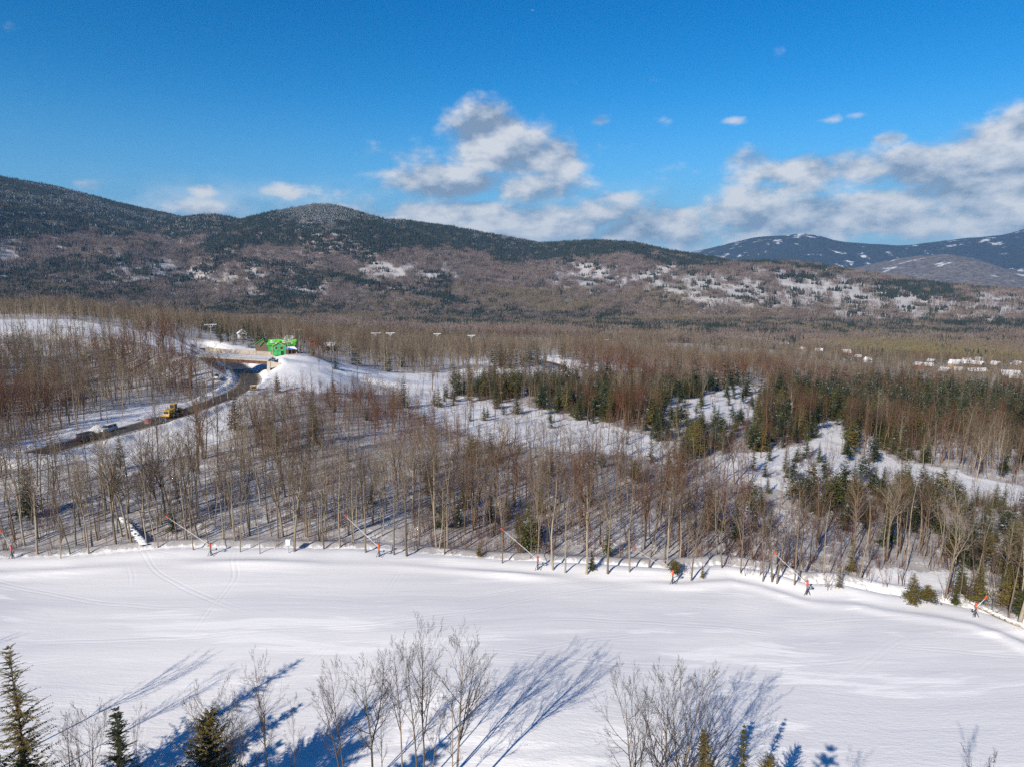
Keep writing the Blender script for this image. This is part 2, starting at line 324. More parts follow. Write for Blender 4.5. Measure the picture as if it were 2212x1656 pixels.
def conif(px, py, r, x, y):
    n = fbm(x, y, 60, 3, 71); n2 = fbm(x, y, 240, 3, 72)
    def box(x0, x1, y0, y1, s, f=25): return s * sstep((px - x0) / f) * sstep((x1 - px) / f) * sstep((py - y0) / (f * .4)) * sstep((y1 - py) / (f * .4))
    c = np.full(x.shape, 0.03)
    for b in [(940, 1600, 818, 925, .42), (1150, 1340, 860, 925, .8), (1380, 2400, 822, 1010, .50), (1650, 2500, 822, 935, .62), (1600, 2300, 1000, 1160, .30), (1700, 2200, 1035, 1120, .5), (1880, 2400, 880, 1010, .62),
              (420, 600, 700, 760, .4), (1040, 1280, 770, 800, .3), (2000, 2300, 1150, 1330, .20), (1450, 1600, 1000, 1120, .12)]:
        c = np.maximum(c, box(*b))
    c = c * np.clip(1 + n * 1.6, 0, 2)
    m = np.full(x.shape, 0.10)
    for b in [(1250, 2700, 690, 737, .72), (850, 1400, 668, 722, .5), (350, 1000, 650, 700, .42), (-300, 380, 585, 655, .75), (380, 700, 610, 650, .3), (1900, 2600, 735, 752, .4)]:
        m = np.maximum(m, box(*b))
    m = np.clip(m + n * .45 + n2 * .3 - 0.1 * (m < .2), 0.02, 1)
    line = np.interp(px, *CONL)
    n3 = fbm(x, y * .35, 130, 4, 73)
    u = sstep((line - py + n2 * 40 + n * 16 + n3 * 42) / 15) * 0.95
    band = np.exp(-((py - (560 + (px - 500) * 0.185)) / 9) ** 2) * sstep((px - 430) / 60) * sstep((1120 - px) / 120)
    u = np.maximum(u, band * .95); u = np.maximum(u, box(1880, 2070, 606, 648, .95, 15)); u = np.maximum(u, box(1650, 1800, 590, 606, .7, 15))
    u = np.maximum(u, box(-300, 340, 560, 660, .55)); u = np.maximum(u, 0.08 + .75 * sstep((n3 + .5 * n2 - .10) / .42)); u = np.maximum(u, m * (py > 640))
    r1 = sstep((r - 620) / 150); r2 = sstep((r - 1750) / 250)
    return np.clip((c * (1 - r1) + m * r1) * (1 - r2) + u * r2, 0, 1)

# ------------------------------------------------------------------ materials
def mat(name):
    m = bpy.data.materials.new(name); m.use_nodes = True; nt = NT(m.node_tree); b = m.node_tree.nodes['Principled BSDF']
    return m, nt, b
def plain(name, col, rough=0.6, metal=0.0, var=0.12, scale=3.0):
    m, nt, b = mat(name); tcx = nt.n('ShaderNodeTexCoord')
    n = nt.noise(tcx.outputs['Object'], scale, 4)
    c = nt.mix(nt.ss(n, 0.3, 0.7), tuple(v * (1 - var) for v in col), tuple(min(1, v * (1 + var)) for v in col))
    nt.l(c, b.inputs['Base Color']); b.inputs['Roughness'].default_value = rough; b.inputs['Metallic'].default_value = metal
    return m
def snow_mat(name, kind):
    m, nt, b = mat(name); g = nt.n('ShaderNodeNewGeometry'); P = g.outputs['Position']
    base = nt.mix(nt.noise(P, 0.05, 3), (0.77, 0.775, 0.79), (0.84, 0.83, 0.82))
    if kind == 'piste':
        wn = nt.n('ShaderNodeTexNoise'); nt.l(P, wn.inputs['Vector']); wn.inputs['Scale'].default_value = 0.035; wn.inputs['Detail'].default_value = 2
        wd = nt.n('ShaderNodeVectorMath', operation='MULTIPLY_ADD'); nt.l(wn.outputs['Color'], wd.inputs[0]); wd.inputs[1].default_value = (8, 5, 0); nt.l(P, wd.inputs[2]); P0 = P; P = wd.outputs[0]
        q = nt.mapping(P, scale=(0.06, 0.50, 0.3), rot=(0, 0, radians(4)))
        s1 = nt.noise(q, 1.0, 5, 0.62); q2 = nt.mapping(P, scale=(0.14, 1.5, 1), rot=(0, 0, radians(10))); s2 = nt.noise(q2, 1.0, 4, 0.6)
        q3 = nt.mapping(P, scale=(0.006, 0.10, 1), rot=(0, 0, radians(8))); s3 = nt.noise(q3, 1.0, 4, 0.6)
        base = nt.mix(nt.ss(s3, 0.35, 0.68), (0.72, 0.725, 0.745), (0.87, 0.86, 0.85))
        q5 = nt.mapping(P, scale=(0.028, 0.30, 1), rot=(0, 0, radians(6)), loc=(5, 2, 0)); s5 = nt.noise(q5, 1.0, 5, 0.65)
        base = nt.mix(nt.ss(s5, 0.55, 0.63, 0, 1.0), base, (0.93, 0.925, 0.915)); base = nt.mix(nt.ss(s2, 0.58, 0.70, 0, 0.35), base, (0.90, 0.895, 0.89))
        # ski and machine tracks: thin curved grooves that wander along the run
        wv = None
        for sc, rt, sd in ((0.11, 9, 3.1), (0.075, -6, 8.7), (0.16, 22, 1.3)):
            qq = nt.mapping(P, scale=(0.25, 1, 1), rot=(0, 0, radians(rt)), loc=(sd, sd * 3, 0))
            wt = nt.n('ShaderNodeTexWave', wave_type='BANDS', bands_direction='Y'); nt.l(qq, wt.inputs['Vector'])
            wt.inputs['Scale'].default_value = sc; wt.inputs['Distortion'].default_value = 9; wt.inputs['Detail'].default_value = 2; wt.inputs['Detail Scale'].default_value = 0.35
            t = nt.m('MULTIPLY', nt.ss(wt.outputs['Fac'], 0.986, 0.9995), nt.ss(nt.noise(nt.mapping(P, loc=(sd * 9, 4, 0)), 0.05, 2), 0.56, 0.64)); wv = t if wv is None else nt.m('MAXIMUM', wv, t)
        sp0 = nt.n('ShaderNodeSeparateXYZ'); nt.l(P, sp0.inputs[0])
        for cx_, cy_, R1, sd in ((-95, 92, 58.0, 1), (-140, 30, 112.0, 2), (20, 190, 112.0, 3), (60, -60, 150.0, 4), (-30, 240, 148.0, 5), (90, 20, 74.0, 6), (-200, 140, 190.0, 7), (10, -150, 238.0, 8), (-60, 330, 246.0, 9)):
            dx = nt.m('SUBTRACT', sp0.outputs[0], cx_); dy = nt.m('SUBTRACT', sp0.outputs[1], cy_); rr = nt.m('SQRT', nt.m('ADD', nt.m('MULTIPLY', dx, dx), nt.m('MULTIPLY', dy, dy)))
            q_ = nt.m('ABSOLUTE', nt.m('SUBTRACT', nt.m('ABSOLUTE', nt.m('SUBTRACT', rr, R1)), 0.35))
            t = nt.m('MULTIPLY', nt.ss(q_, 0.22, 0.06), nt.ss(nt.noise(nt.mapping(P, loc=(sd * 31.0, sd * 7.0, 0)), 0.035, 1), 0.42, 0.56)); wv = nt.m('MAXIMUM', wv, nt.m('MULTIPLY', t, 1.3))
        fine = nt.noise(nt.mapping(P, scale=(.6, 2.2, 1), rot=(0, 0, radians(8))), 2.2, 4, 0.75)
        hgt = nt.m('ADD', nt.m('ADD', nt.m('MULTIPLY', s1, 0.22), nt.m('MULTIPLY', s2, 0.05)), nt.m('MULTIPLY', fine, 0.05)); hgt = nt.m('SUBTRACT', hgt, nt.m('MULTIPLY', wv, 0.03))
        q4 = nt.mapping(P, scale=(1.1, 3.2, 1), rot=(0, 0, radians(20))); churn = nt.noise(q4, 1.0, 4, 0.7)
        sp = nt.n('ShaderNodeSeparateXYZ'); nt.l(P0, sp.inputs[0]); low = nt.ss(sp.outputs[1], 82, 60)
        hgt = nt.m('ADD', hgt, nt.m('MULTIPLY', nt.m('MULTIPLY', churn, low), 0.22))
        bp = nt.n('ShaderNodeBump'); bp.inputs['Distance'].default_value = 1.0; bp.inputs['Strength'].default_value = 0.36; nt.l(hgt, bp.inputs['Height'])
    else:
        a = nt.n('ShaderNodeAttribute', attribute_name='floor').outputs['Fac']
        n1 = nt.noise(P, 0.55, 6, 0.7); n2 = nt.noise(P, 0.05, 3, 0.6); n3 = nt.noise(P, 2.6, 3, 0.6)
        th = nt.m('SUBTRACT', nt.m('ADD', nt.m('MULTIPLY', n1, 0.55), nt.m('ADD', nt.m('MULTIPLY', n3, 0.3), nt.m('MULTIPLY', n2, 0.25))), nt.m('MULTIPLY', a, 0.16))
        lit_ = nt.ss(th, 0.49, 0.40)
        lit_ = nt.m('MULTIPLY', lit_, nt.ss(a, 0.02, 0.25))
        cd = nt.n('ShaderNodeAttribute', attribute_name='far').outputs['Fac']
        brush = nt.mix(nt.noise(P, 0.2, 3), (0.13, 0.095, 0.07), (0.22, 0.17, 0.135))
        base = nt.mix(nt.m('MULTIPLY', lit_, 0.55), base, brush)
        fc = nt.ramp(nt.noise(P, 0.03, 6, 0.75), [(0.35, (0.12, 0.095, 0.088)), (0.52, (0.23, 0.185, 0.170)), (0.66, (0.52, 0.48, 0.47))])
        base = nt.mix(cd, base, fc)
        hgt = nt.m('ADD', nt.m('MULTIPLY', n1, 0.6), nt.m('MULTIPLY', n3, 0.18))
        bp = nt.n('ShaderNodeBump'); bp.inputs['Distance'].default_value = 1.0; bp.inputs['Strength'].default_value = 0.35; nt.l(hgt, bp.inputs['Height'])
    nt.l(base, b.inputs['Base Color']); nt.l(bp.outputs[0], b.inputs['Normal'])
    b.inputs['Roughness'].default_value = 0.75; b.inputs['Specular IOR Level'].default_value = 0.25
    return m
def tree_tint(nt):
    a = nt.n('ShaderNodeAttribute', attribute_type='INSTANCER', attribute_name='tint').outputs['Fac']
    b = nt.n('ShaderNodeAttribute', attribute_type='OBJECT', attribute_name='tint').outputs['Fac']
    return nt.m('MAXIMUM', a, b)
def bark_mat(name, lo, mid, hi, red, var=0.5):
    m, nt, b = mat(name); oi = nt.n('ShaderNodeObjectInfo'); tcx = nt.n('ShaderNodeTexCoord')
    t = tree_tint(nt)
    c = nt.ramp(oi.outputs['Random'], [(0.0, lo), (0.5, mid), (1.0, hi)])
    c = nt.mix(nt.ss(t, 0.02, 1.0), c, red)
    n = nt.noise(nt.mapping(tcx.outputs['Object'], scale=(6, 6, 1.5)), 1.0, 4, 0.65)
    c = nt.mix(nt.ss(n, 0.35, 0.7, 0, var), c, tuple(v * 0.45 for v in mid))
    nt.l(c, b.inputs['Base Color']); b.inputs['Roughness'].default_value = 0.85; b.inputs['Specular IOR Level'].default_value = 0.2
    return m
def needle_mat(name, lo, hi, snow=0.0):
    m, nt, b = mat(name); oi = nt.n('ShaderNodeObjectInfo'); g = nt.n('ShaderNodeNewGeometry')
    n = nt.noise(g.outputs['Position'], 0.9, 3, 0.6)
    c = nt.mix(oi.outputs['Random'], lo, hi); c = nt.mix(nt.ss(n, 0.35, 0.7, 0, 0.6), c, tuple(v * 1.5 for v in hi))
    if snow:
        s = nt.noise(g.outputs['Position'], 0.55, 4, 0.75); c = nt.mix(nt.ss(s, 0.62 - snow * 0.2, 0.70 - snow * 0.2), c, (0.75, 0.77, 0.8))
    nt.l(c, b.inputs['Base Color']); b.inputs['Roughness'].default_value = 0.7; b.inputs['Specular IOR Level'].default_value = 0.25
    return m
M = {}
M['piste'] = snow_mat('groomed_snow', 'piste'); M['snow'] = snow_mat('woodland_snow', 'wood')
M['bark'] = bark_mat('grey_bark', (0.14, 0.110, 0.078), (0.25, 0.198, 0.138), (0.42, 0.36, 0.265), (0.17, 0.090, 0.055), 0.4)
M['twig'] = bark_mat('twig_bark', (0.080, 0.058, 0.040), (0.165, 0.122, 0.084), (0.32, 0.26, 0.185), (0.135, 0.058, 0.032), 0.15)
M['twig_dark'] = bark_mat('dark_branches', (0.042, 0.033, 0.026), (0.070, 0.055, 0.042), (0.12, 0.095, 0.070), (0.16, 0.11, 0.07), 0.2)
M['bark_brown'] = bark_mat('warm_brown_bark', (0.13, 0.095, 0.060), (0.20, 0.145, 0.090), (0.30, 0.23, 0.15), (0.15, 0.10, 0.06), 0.5)  # warm tan trunk colour of the foreground bare trees
M['brush'] = bark_mat('red_brown_brush', (0.14, 0.060, 0.042), (0.15, 0.080, 0.052), (0.19, 0.125, 0.085), (0.20, 0.17, 0.07), 0.1)
M['needle'] = needle_mat('spruce_needles', (0.030, 0.042, 0.016), (0.085, 0.088, 0.022), 0.10)
M['needle_dark'] = needle_mat('dark_spruce_needles', (0.018, 0.030, 0.014), (0.035, 0.050, 0.018), 0.15)
M['needle_olive'] = needle_mat('olive_cedar_needles', (0.105, 0.088, 0.026), (0.16, 0.13, 0.035), 0.0)
M['needle_far'] = needle_mat('far_evergreen', (0.010, 0.017, 0.014), (0.024, 0.034, 0.024), 0.0)
M['needle_frost'] = needle_mat('frosted_evergreen', (0.020, 0.030, 0.028), (0.045, 0.056, 0.048), 0.42)
M['wood_far'] = bark_mat('far_hardwood', (0.15, 0.110, 0.095), (0.22, 0.170, 0.150), (0.32, 0.26, 0.23), (0.23, 0.19, 0.10), 0.1)
M['conbark'] = plain('brown_bark', (0.13, 0.095, 0.07), 0.9)
M['snowcap'] = plain('settled_snow', (0.82, 0.83, 0.85), 0.8, var=0.04)

# ------------------------------------------------------------------ helpers for objects
def tag(o, label=None, cat=None, group=None, kind=None):
    if label: o['label'] = label
    if cat: o['category'] = cat
    if group: o['group'] = group
    if kind: o['kind'] = kind
    return o
def empty(name, loc, rz=0):
    o = bpy.data.objects.new(name, None); COL.objects.link(o); o.location = loc; o.rotation_euler = (0, 0, rz); o.empty_display_size = 0.2
    return o
def meshob(name, me, parent=None, link=True):
    o = bpy.data.objects.new(name, me)
    if link: COL.objects.link(o)
    if parent is not None: o.parent = parent
    return o
def npmesh(name, V, Fc, mats, midx=None, smooth=False):
    """V (n,3); Fc list of arrays of equal-length faces"""
    me = bpy.data.meshes.new(name)
    V = np.asarray(V, np.float32); me.vertices.add(len(V)); me.vertices.foreach_set('co', V.ravel())
    Fc = [np.asarray(f, np.int32) for f in Fc if len(f)]
    lv = np.concatenate([f.ravel() for f in Fc]); cnt = np.concatenate([np.full(len(f), f.shape[1], np.int32) for f in Fc])
    st = np.concatenate([[0], np.cumsum(cnt)[:-1]]).astype(np.int32)
    me.loops.add(len(lv)); me.loops.foreach_set('vertex_index', lv); me.polygons.add(len(cnt)); me.polygons.foreach_set('loop_start', st); me.polygons.foreach_set('loop_total', cnt)
    for m in mats: me.materials.append(m)
    if midx is not None: me.polygons.foreach_set('material_index', np.asarray(midx, np.int32))
    if smooth: me.polygons.foreach_set('use_smooth', np.ones(len(cnt), bool))
    me.update(calc_edges=True)
    return me

# ------------------------------------------------------------------ the land
azs = np.concatenate([np.arange(-180, -44, 2.5), np.arange(-44, 44, 0.14), np.arange(44, 180, 2.5)]) * pi / 180
rs = np.concatenate([np.geomspace(3, 30, 14)[:-1], np.geomspace(30, 620, 500)[:-1], np.geomspace(620, 14000, 330)])
RR, AA = np.meshgrid(rs, azs, indexing='ij'); GX = RR * np.sin(AA); GY = RR * np.cos(AA)
GZ, GH = height(GX, GY, True)
opn, gpx, gpy = openness(GX, GY, GZ)
eyv = np.interp(GX, EDGE[:, 0], EDGE[:, 1]); isp = (GY < eyv)
fl = np.where(opn | isp, 0.0, 1.0) * (GY > 0)
dr, _ = dline(GX[:600], GY[:600], ROAD); fl[:600] *= (dr > 9)
fcl = farclear(gpx, gpy, GX, GY); far = sstep((RR - 900) / 500) * (1 - fcl)
far = np.where(GH >= 6, np.clip(1 - fcl * 0.0 , 0, 1), far)
nr, na = RR.shape
V = np.stack([GX, GY, GZ], -1).reshape(-1, 3)
i0 = np.arange(nr - 1)[:, None] * na; j0 = np.arange(na)[None, :]; j1 = (j0 + 1) % na
FQ = np.stack([i0 + j0, i0 + j1, i0 + na + j1, i0 + na + j0], -1).reshape(-1, 4)[:, ::-1]
hidv = GH.ravel(); fh = hidv[FQ[:, 0]]; fr = RR.ravel()[FQ[:, 0]]; fp = isp.ravel()[FQ[:, 0]] & (np.abs(AA.ravel()[FQ[:, 0]]) < 1.5)
cls = np.where(fh >= 0, fh + 10, np.where(fp, 1, np.where(fr < 1300, 2, 3)))
def subland(name, sel, m, label, extra=()):
    f = FQ[sel]; u, inv = np.unique(f, return_inverse=True)
    me = npmesh(name, V[u], [inv.reshape(-1, 4)], [m], smooth=True)
    for nm_, arr in (('floor', fl), ('far', far)):
        a = me.attributes.new(nm_, 'FLOAT', 'POINT'); a.data.foreach_set('value', arr.ravel()[u].astype(np.float32))
    o = meshob(name, me); tag(o, label, name.replace('_', ' '), kind='structure'); return o
subland('ski_slope', cls == 1, M['piste'], 'broad groomed white ski run crossing below the woods')
subland('snowy_ground', cls == 2, M['snow'], 'snow covered forest floor, banks and clearings around the road and bridge')
subland('valley_floor', cls == 3, M['snow'], 'wide wooded valley floor between the ski hill and the mountains')
def rock_mat():
    m, nt, b = mat('distant_slopes'); P = nt.n('ShaderNodeNewGeometry').outputs['Position']
    n1 = nt.noise(P, 0.006, 7, 0.68); n2 = nt.noise(nt.mapping(P, scale=(1, 1, 2.2)), 0.0022, 5, 0.6); n3 = nt.noise(P, 0.03, 4, 0.7)
    sp = nt.n('ShaderNodeSeparateXYZ'); nt.l(P, sp.inputs[0])
    forest = nt.mix(nt.ss(n3, 0.38, 0.62), (0.011, 0.020, 0.032), (0.026, 0.038, 0.056))  # green forest shifted to blue, aerial haze painted into the colour
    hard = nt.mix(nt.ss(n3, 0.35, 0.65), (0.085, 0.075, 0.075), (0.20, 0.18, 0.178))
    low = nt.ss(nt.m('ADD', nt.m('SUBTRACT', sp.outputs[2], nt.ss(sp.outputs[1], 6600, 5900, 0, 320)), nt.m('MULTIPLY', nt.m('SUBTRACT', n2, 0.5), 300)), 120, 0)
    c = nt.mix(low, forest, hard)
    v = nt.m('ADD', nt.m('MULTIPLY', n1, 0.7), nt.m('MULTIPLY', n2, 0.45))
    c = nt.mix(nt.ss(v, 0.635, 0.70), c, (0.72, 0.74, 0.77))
    nt.l(c, b.inputs['Base Color']); b.inputs['Roughness'].default_value = 0.9
    bp = nt.n('ShaderNodeBump'); bp.inputs['Distance'].default_value = 60; bp.inputs['Strength'].default_value = 0.7; nt.l(nt.m('ADD', n1, nt.m('MULTIPLY', n3, 0.2)), bp.inputs['Height']); nt.l(bp.outputs[0], b.inputs['Normal'])
    return m
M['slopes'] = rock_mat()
HL = {'mountain_west': 'long wooded mountainside rising to the highest ridge', 'mountain_saddle': 'small dark bump on the ridge between the long slope and the rounded peak',
      'mountain_peak': 'rounded evergreen mountain with a frosted summit', 'mountain_shoulder': 'dark shoulder ridge sloping down behind the frosted peak',
      'mountain_dome': 'low evergreen dome beyond the shoulder ridge', 'foothill': 'low brown foothill with white clearings on its face',
      'distant_foothill': 'pale hill with bare snowy patches below the blue mountain', 'distant_mountain': 'far blue mountain range streaked with snow'}
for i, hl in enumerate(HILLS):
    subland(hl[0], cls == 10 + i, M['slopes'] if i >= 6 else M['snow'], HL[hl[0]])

# ------------------------------------------------------------------ roads (sheets lying on the cut ground)
def road_mat():
    m, nt, b = mat('ploughed_asphalt'); P = nt.n('ShaderNodeNewGeometry').outputs['Position']
    u = nt.n('ShaderNodeAttribute', attribute_name='across').outputs['Fac']
    n = nt.noise(P, 0.8, 5, 0.65); n2 = nt.noise(P, 0.15, 3)
    e = nt.m('ADD', nt.m('ABSOLUTE', u), nt.m('MULTIPLY', nt.m('SUBTRACT', n, 0.5), 0.5))
    asp = nt.mix(n, (0.055, 0.045, 0.036), (0.10, 0.078, 0.056))
    slush = nt.ss(nt.noise(nt.mapping(P, scale=(.5, .5, 1)), 1.0, 6, 0.75), 0.56, 0.68, 0, 0.5); asp = nt.mix(slush, asp, (0.30, 0.27, 0.24))
    tr = nt.m('MULTIPLY', nt.ss(nt.m('ABSOLUTE', nt.m('SUBTRACT', nt.m('ABSOLUTE', u), 0.42)), 0.14, 0.05), 0.35)
    asp = nt.mix(tr, asp, (0.05, 0.042, 0.035))
    sand = nt.mix(n, (0.20, 0.15, 0.09), (0.45, 0.38, 0.28))
    c = nt.mix(nt.ss(e, 0.66, 0.82), asp, sand); c = nt.mix(nt.ss(e, 0.86, 0.97), c, (0.62, 0.60, 0.57))
    nt.l(c, b.inputs['Base Color']); b.inputs['Roughness'].default_value = 0.6
    bp = nt.n('ShaderNodeBump'); bp.inputs['Distance'].default_value = 0.3; bp.inputs['Strength'].default_value = 0.5; nt.l(n, bp.inputs['Height']); nt.l(bp.outputs[0], b.inputs['Normal'])
    return m
M['road'] = road_mat()
def strip(name, L, half, lift, m, label):
    n = len(L); tg = np.gradient(L[:, :2], axis=0); tg /= np.linalg.norm(tg, axis=1)[:, None]; nor = np.stack([-tg[:, 1], tg[:, 0]], 1)
    U = np.linspace(-1, 1, 9); Vv = []; at = []
    for i in range(n):
        for u in U: Vv.append((*(L[i, :2] + nor[i] * u * half), L[i, 2] + lift)); at.append(u)
    k = len(U); f = [(i * k + j, i * k + j + 1, (i + 1) * k + j + 1, (i + 1) * k + j) for i in range(n - 1) for j in range(k - 1)]
    me = npmesh(name, Vv, [f], [m], smooth=True)
    if me.polygons[0].normal.z < 0: me.flip_normals()
    a = me.attributes.new('across', 'FLOAT', 'POINT'); a.data.foreach_set('value', np.array(at, np.float32))
    o = meshob(name, me); tag(o, label, 'road', kind='structure'); return o
strip('access_road', catmull(ROAD[::4], 12), 4.3, 0.14, M['road'], 'ploughed dark access road with sandy edges passing under the ski bridge')
strip('hill_road', catmull(ROAD2[::4], 12), 3.3, 0.16, M['road'], 'curved stretch of ploughed road looping through the woods downhill of the bridge')

# ------------------------------------------------------------------ tree kit
class TB:
    def __init__(s): s.v = []; s.t = []; s.q = []; s.n = 0; s.mt = []; s.mq = []
    def tube(s, P, R, sides=5, m=0):
        P = [np.asarray(p, float) for p in P]; k = len(P); d = P[-1] - P[0]; d = d / (np.linalg.norm(d) + 1e-9)
        a = np.cross(d, (0, 0, 1.0) if abs(d[2]) < 0.9 else (1.0, 0, 0)); a /= np.linalg.norm(a); b = np.cross(d, a)
        ang = np.arange(sides) * 2 * pi / sides; ring = np.outer(np.cos(ang), a) + np.outer(np.sin(ang), b); base = s.n
        tip = R[-1] <= 0
        for i in range(k - 1 if tip else k):
            s.v.append(P[i] + ring * R[i]); s.n += sides
        rings = k - 1 if tip else k
        for i in range(rings - 1):
            for j in range(sides):
                j2 = (j + 1) % sides; o = base + i * sides
                s.q.append((o + j, o + j2, o + sides + j2, o + sides + j)); s.mq.append(m)
        if tip:
            s.v.append(P[-1][None]); s.n += 1; o = base + (rings - 1) * sides
            for j in range(sides): s.t.append((o + j, o + (j + 1) % sides, s.n - 1)); s.mt.append(m)
    def tri(s, a, b, c, m=0):
        s.v.append(np.array([a, b, c])); s.t.append((s.n, s.n + 1, s.n + 2)); s.mt.append(m); s.n += 3
    def quad(s, a, b, c, d, m=0):
        s.v.append(np.array([a, b, c, d])); s.q.append((s.n, s.n + 1, s.n + 2, s.n + 3)); s.mq.append(m); s.n += 4
    def mesh(s, name, mats, smooth=False):
        V = np.concatenate(s.v); F_ = []; mi = []
        if s.t: F_.append(np.array(s.t)); mi += s.mt
        if s.q: F_.append(np.array(s.q)); mi += s.mq
        return npmesh(name, V, F_, mats, mi, smooth)
    def join(s, o, off=(0, 0, 0), sc=1.0, rz=0.0):
        V = np.concatenate(o.v); c, d = cos(rz), sin(rz); V = np.stack([V[:, 0] * c - V[:, 1] * d, V[:, 0] * d + V[:, 1] * c, V[:, 2]], 1) * sc + np.array(off)
        s.v.append(V); s.t += [tuple(i + s.n for i in f) for f in o.t]; s.q += [tuple(i + s.n for i in f) for f in o.q]; s.mt += o.mt; s.mq += o.mq; s.n += len(V)
def unit(v): return v / (np.linalg.norm(v) + 1e-9)
def grow(tb, rng, p, d, L, r, lvl, cfg):
    """one limb that bends upwards and carries the next order of limbs"""
    seg = cfg['seg'][lvl]; sides = cfg['sides'][lvl]; P = [p]; dd = unit(d); up = cfg['up'][lvl]
    for i in range(seg):
        dd = unit(dd + np.array([0, 0, up / seg]) + rng.normal(0, cfg['wob'] / seg ** .5, 3))
        P.append(P[-1] + dd * L / seg)
    R = [r * (1 - i / seg) ** 0.8 if i < seg else 0 for i in range(seg + 1)]
    tb.tube(P, R, sides)
    if lvl + 1 >= len(cfg['n']): return
    k = cfg['n'][lvl + 1]; k = max(1, int(round(k * rng.uniform(.75, 1.25))))
    for j in range(k):
        t = cfg['t0'] + (1 - cfg['t0']) * (j + rng.uniform(0, 1)) / k; t = min(t, 0.97)
        x = t * seg; i = int(x); f = x - i; q = P[i] * (1 - f) + P[i + 1] * f; ax = unit(P[i + 1] - P[i])
        side = unit(np.cross(ax, rng.normal(0, 1, 3))); a = radians(rng.uniform(*cfg['ang'][lvl + 1]))
        nd = ax * cos(a) + side * sin(a); l = L * cfg['len'][lvl + 1] * rng.uniform(.6, 1.15) * (1.15 - t * 0.55)
        rr = max(cfg['rmin'], r * (1 - t) ** 0.7 * 0.62); grow(tb, rng, q, nd, l, rr, lvl + 1, cfg)
def bare_tree(seed, H, r0, c0, spread, cfg, n1, fork=0, lean=0.02):
    rng = np.random.default_rng(seed); tr = TB(); cr = TB()
    seg = 8; P = [np.zeros(3) - [0, 0, .5]]; d = unit(np.array([rng.normal(0, lean), rng.normal(0, lean), 1.0]))
    for i in range(seg):
        d = unit(d + np.array([rng.normal(0, .035), rng.normal(0, .035), .05])); P.append(P[-1] + d * (H + .5) / seg)
    R = [r0 * (1.15 if i == 0 else 1) * (1 - i / seg) ** 0.72 for i in range(seg)] + [0]
    tr.tube(P, R, cfg['sides0'])
    def at(t):
        x = min(t, .999) * seg; i = int(x); f = x - i; return P[i] * (1 - f) + P[i + 1] * f
    for k in range(fork):
        t = rng.uniform(.22, .5) * (c0 / .4); a = rng.uniform(0, 2 * pi); dd = unit(np.array([cos(a) * .33, sin(a) * .33, 1.0]))
        c2 = dict(cfg); c2['n'] = [1] + [int(cfg['n'][1] * 2.2)] + list(cfg['n'][2:]) if len(cfg['n']) > 1 else cfg['n']; c2['seg'] = [6] + cfg['seg'][1:]
        grow(cr, rng, at(t), dd, H * (0.93 - t), r0 * (1 - t) ** .7 * .8, 0, c2)
    ga = rng.uniform(0, 6)
    for j in range(n1):
        t = c0 + (0.97 - c0) * ((j + rng.uniform(0, 1)) / n1); ga += 2.4 + rng.normal(0, .5)
        prof = sin(pi * min(1, max(0.04, (t - c0) / (1 - c0)) ** .7 * .86 + .12)); L = H * spread * (0.35 + 0.75 * prof) * rng.uniform(.7, 1.2)
        e = radians(rng.uniform(28, 55)); dd = np.array([cos(ga) * cos(e), sin(ga) * cos(e), sin(e)])
        grow(cr, rng, at(t), dd, L, max(cfg['rmin'], r0 * (1 - t) ** .72 * 0.55), 0, cfg)
    return tr, cr
CFG_HI = dict(n=[1, 7, 6, 3], seg=[6, 5, 3, 2], sides=[5, 4, 3, 3], sides0=8, up=[.55, .35, .25, .2], wob=.16, t0=.22, ang=[(0, 0), (24, 48), (24, 50), (22, 50)], len=[1, .46, .46, .5], rmin=.0085)
CFG_MID = dict(n=[1, 5, 5], seg=[4, 3, 1], sides=[4, 3, 3], sides0=6, up=[.55, .35, .2], wob=.16, t0=.22, ang=[(0, 0), (24, 50), (24, 52)], len=[1, .5, .50], rmin=.0125)
CFG_LO = dict(n=[1, 4], seg=[2, 1], sides=[3, 3], sides0=4, up=[.5, .3], wob=.1, t0=.25, ang=[(0, 0), (24, 50)], len=[1, .55], rmin=.026)
CFG_BR = dict(n=[1, 5], seg=[3, 1], sides=[3, 3], sides0=4, up=[.3, .3], wob=.15, t0=.25, ang=[(0, 0), (20, 45)], len=[1, .4], rmin=.016)

